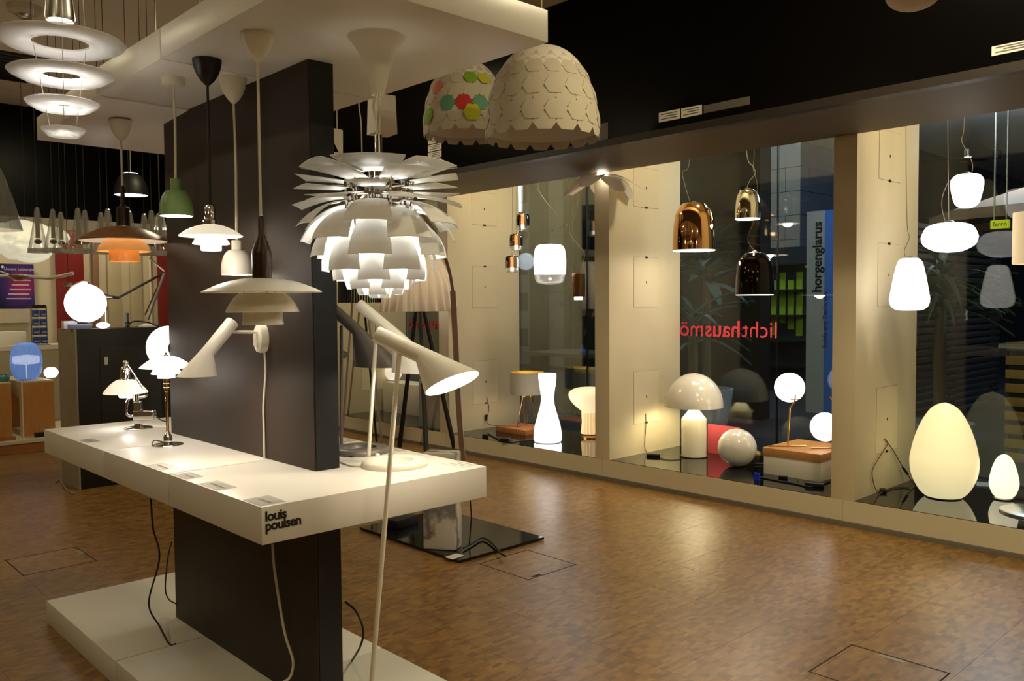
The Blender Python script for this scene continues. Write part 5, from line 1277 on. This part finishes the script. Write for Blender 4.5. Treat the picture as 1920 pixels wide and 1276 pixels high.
p = Vector((XT+.15, onX(1091, 655, XT+.15).y, ztab)); t = thing('blue_bottle', 'small blue glass bottle on the outdoor table', 'bottle', p)
B().lathe([(.045, 0), (.05, .03), (.03, .07), (.012, .085), (.012, .11)], 20).build('body', mat('blue_bottle_glass', (90, 130, 220), .1), t); B().lathe([(.014, .11), (.014, .125)], 12).build('cap', steel, t)
# shop display beyond: green shelf, ferro sign, parasol, soffit with spots
XS = 12.4; lime = mat('lime_panel', (150, 180, 40), .5, emit=.25, ecol=(150, 180, 40)); dkg = mat('teal_dark', (30, 44, 46), .4)
MATS['lime_panel'].node_tree.nodes['Principled BSDF'].inputs['Emission Strength'].default_value = 0.0
ya_, yb_ = onX(1512, 560, XS).y, onX(1420, 560, XS).y
t = thing('shop_display_shelf', 'dark shop display shelf with lime green panels in the passage', 'shelf', (XS, ya_, -.02))
B().box(0, .3, 0, yb_-ya_, 0, 2.3).build('back', dkg, t)
for k in range(7): B().box(-.02, .0, .06+.16*k*.9, .16+.16*k*.9, .9+.1*(k % 3), 1.9-.12*(k % 2)).build('lime_panel', lime, t)
for k in range(5): B().box(-.2, 0, 0, yb_-ya_, .4+.4*k, .43+.4*k).build('shelf_board', matt_black, t)
XF = 8.4; p = onX(1874, 420, XF); t = thing('hanging_sign', 'small yellow hanging sign reading ferro', 'sign', p); u = mpp(p)
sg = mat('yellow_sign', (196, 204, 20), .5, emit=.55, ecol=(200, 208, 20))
B().box(0, .04, -18*u, 18*u, -9*u, 9*u).build('board', sg, t); text('ferro', 13.5*u, ink, t, (-.002, 13*u, -4*u), (0, -1, 0), (0, 0, 1), bold=.008)
for s in (-1, 1): B().tube([(.02, s*12*u, 9*u), (.02, s*12*u, 3.56-t.location.z)], .008, 6).build('hanger', steel, t)
P = onX(1985, 345, 9.6); t = thing('parasol', 'brown fabric parasol outside the right window', 'parasol', (9.6, P.y, -.02)); zc_ = zy(9.6, P.y, 388)
pc = mat('parasol_brown', (132, 104, 78), .8, var=.06); b = B(); n = 8
R8 = [(1.15*cos(q*pi/4+.2), 1.15*sin(q*pi/4+.2), zc_-.02) for q in range(8)]
b.add([(0, 0, zc_+.32)]+R8+[(0, 0, zc_+.30)]+[(x*.99, y*.99, z-.01) for x, y, z in R8]+[(x, y, z-.10) for x, y, z in R8], [(0, 1+q, 1+(q+1) % 8) for q in range(8)]+[(9, 10+(q+1) % 8, 10+q) for q in range(8)]+[(1+q, 18+q, 18+(q+1) % 8, 1+(q+1) % 8) for q in range(8)])
b.build('canopy', pc, t, sharp=10); B().cyl((0, 0, 0), .025, 0, zc_+.3, 14).build('pole', steel, t); B().lathe([(.3, 0), (.3, .06), (.05, .08)], 24).build('base', matt_black, t)
for q in range(8): B().tube([(0, 0, zc_+.27), (1.1*cos(q*pi/4+.2), 1.1*sin(q*pi/4+.2), zc_-.04)], .008, 6).build('rib', steel, t)
so = struct(B().box(6.5, 18, -4, 4.8, 3.55, 3.7).build('ceiling', mat('soffit_grey', (150, 152, 156), .8, var=.05)))
q0 = onZ(1790, 298, 3.55); t = thing('soffit_track', 'black recessed lighting track in the outdoor soffit', 'light track', q0)
B().box(-.06, .06, -.5, .5, -.015, 0).build('track', matt_black, t, rz=.9)
for (x, y, k) in ((1815, 278, 1), (1870, 282, 0)):
    q0 = onZ(x, y-12, 3.55); t = thing('track_spotlight', ('lit' if k else 'dark')+' small spotlight under the outdoor soffit', 'spotlight', q0)
    B().cyl((0, 0, 0), .012, -.10, 0, 10).build('stem', matt_black, t); B().lathe([(.05, -.2), (.05, -.1), (.02, -.08)], 20).build('head', steel if k else matt_black, t)
    B().lathe([(.045, -.203), (.001, -.2)], 20).build('lens', opal_hot if k else chrome, t)
    if k: l_ = light('track_bulb', 'SPOT', (0, 0, -.22), 40, (1, .95, .9), .04, None, 100, .5); l_.parent = t; l_.rotation_euler = (0, 0, 0)
P = onX(988, 490, 6.6); t = thing('reflection_globe', 'pale globe standing in for a window reflection behind the copper pendants', 'pendant lamp', (6.6, onX(985, 490, 6.6).y, onX(985, 490, 6.6).z))  # glowing globe added in place of a reflection in the glass
B().ball((0, 0, 0), 16*mpp(P), 28, 16).build('globe', mat('globe_cool', (230, 236, 246), .3, emit=.8, ecol=(220, 230, 255)), t); B().tube([(0, 0, .05), (0, 0, 3.2-t.location.z), (-.2, 0, 3.2-t.location.z)], .003, 6).build('cord', cord_black, t)

# ------------------------------------------------------------------ nest small pieces under the part they belong to
NEST = {'shade_lining': ('shade', 'top_shade'), 'head_lining': ('lamp_head',), 'bulb': ('lamp_head', 'shade', 'pleated_shade', 'top_shade'), 'cord_switch': ('cord',), 'plug': ('cord', 'flex'),
        'finial': ('top_shade',), 'soil': ('pot',), 'lens': ('head',), 'fringe_strand': ('shade_band',), 'reflector_bulb': ('lamp_core',), 'switch': ('foot', 'wall_plate'),
        'frosted_band': ('glass_cone',), 'spot_lens': ('spot_cone',), 'light_disc': ('shade',), 'stem_socket': ('foot',), 'platform_top': ()}
I4 = Matrix.Identity(4)
for root in [o for o in bpy.data.objects if o.type == 'EMPTY' and o.parent is None]:
    kids = list(root.children)
    for ch in kids:
        for nm in NEST.get(ch.name.split('.')[0], ()):
            q = [k for k in kids if k.name.split('.')[0] == nm and k.matrix_basis == I4]
            if q: ch.parent = q[0]; break
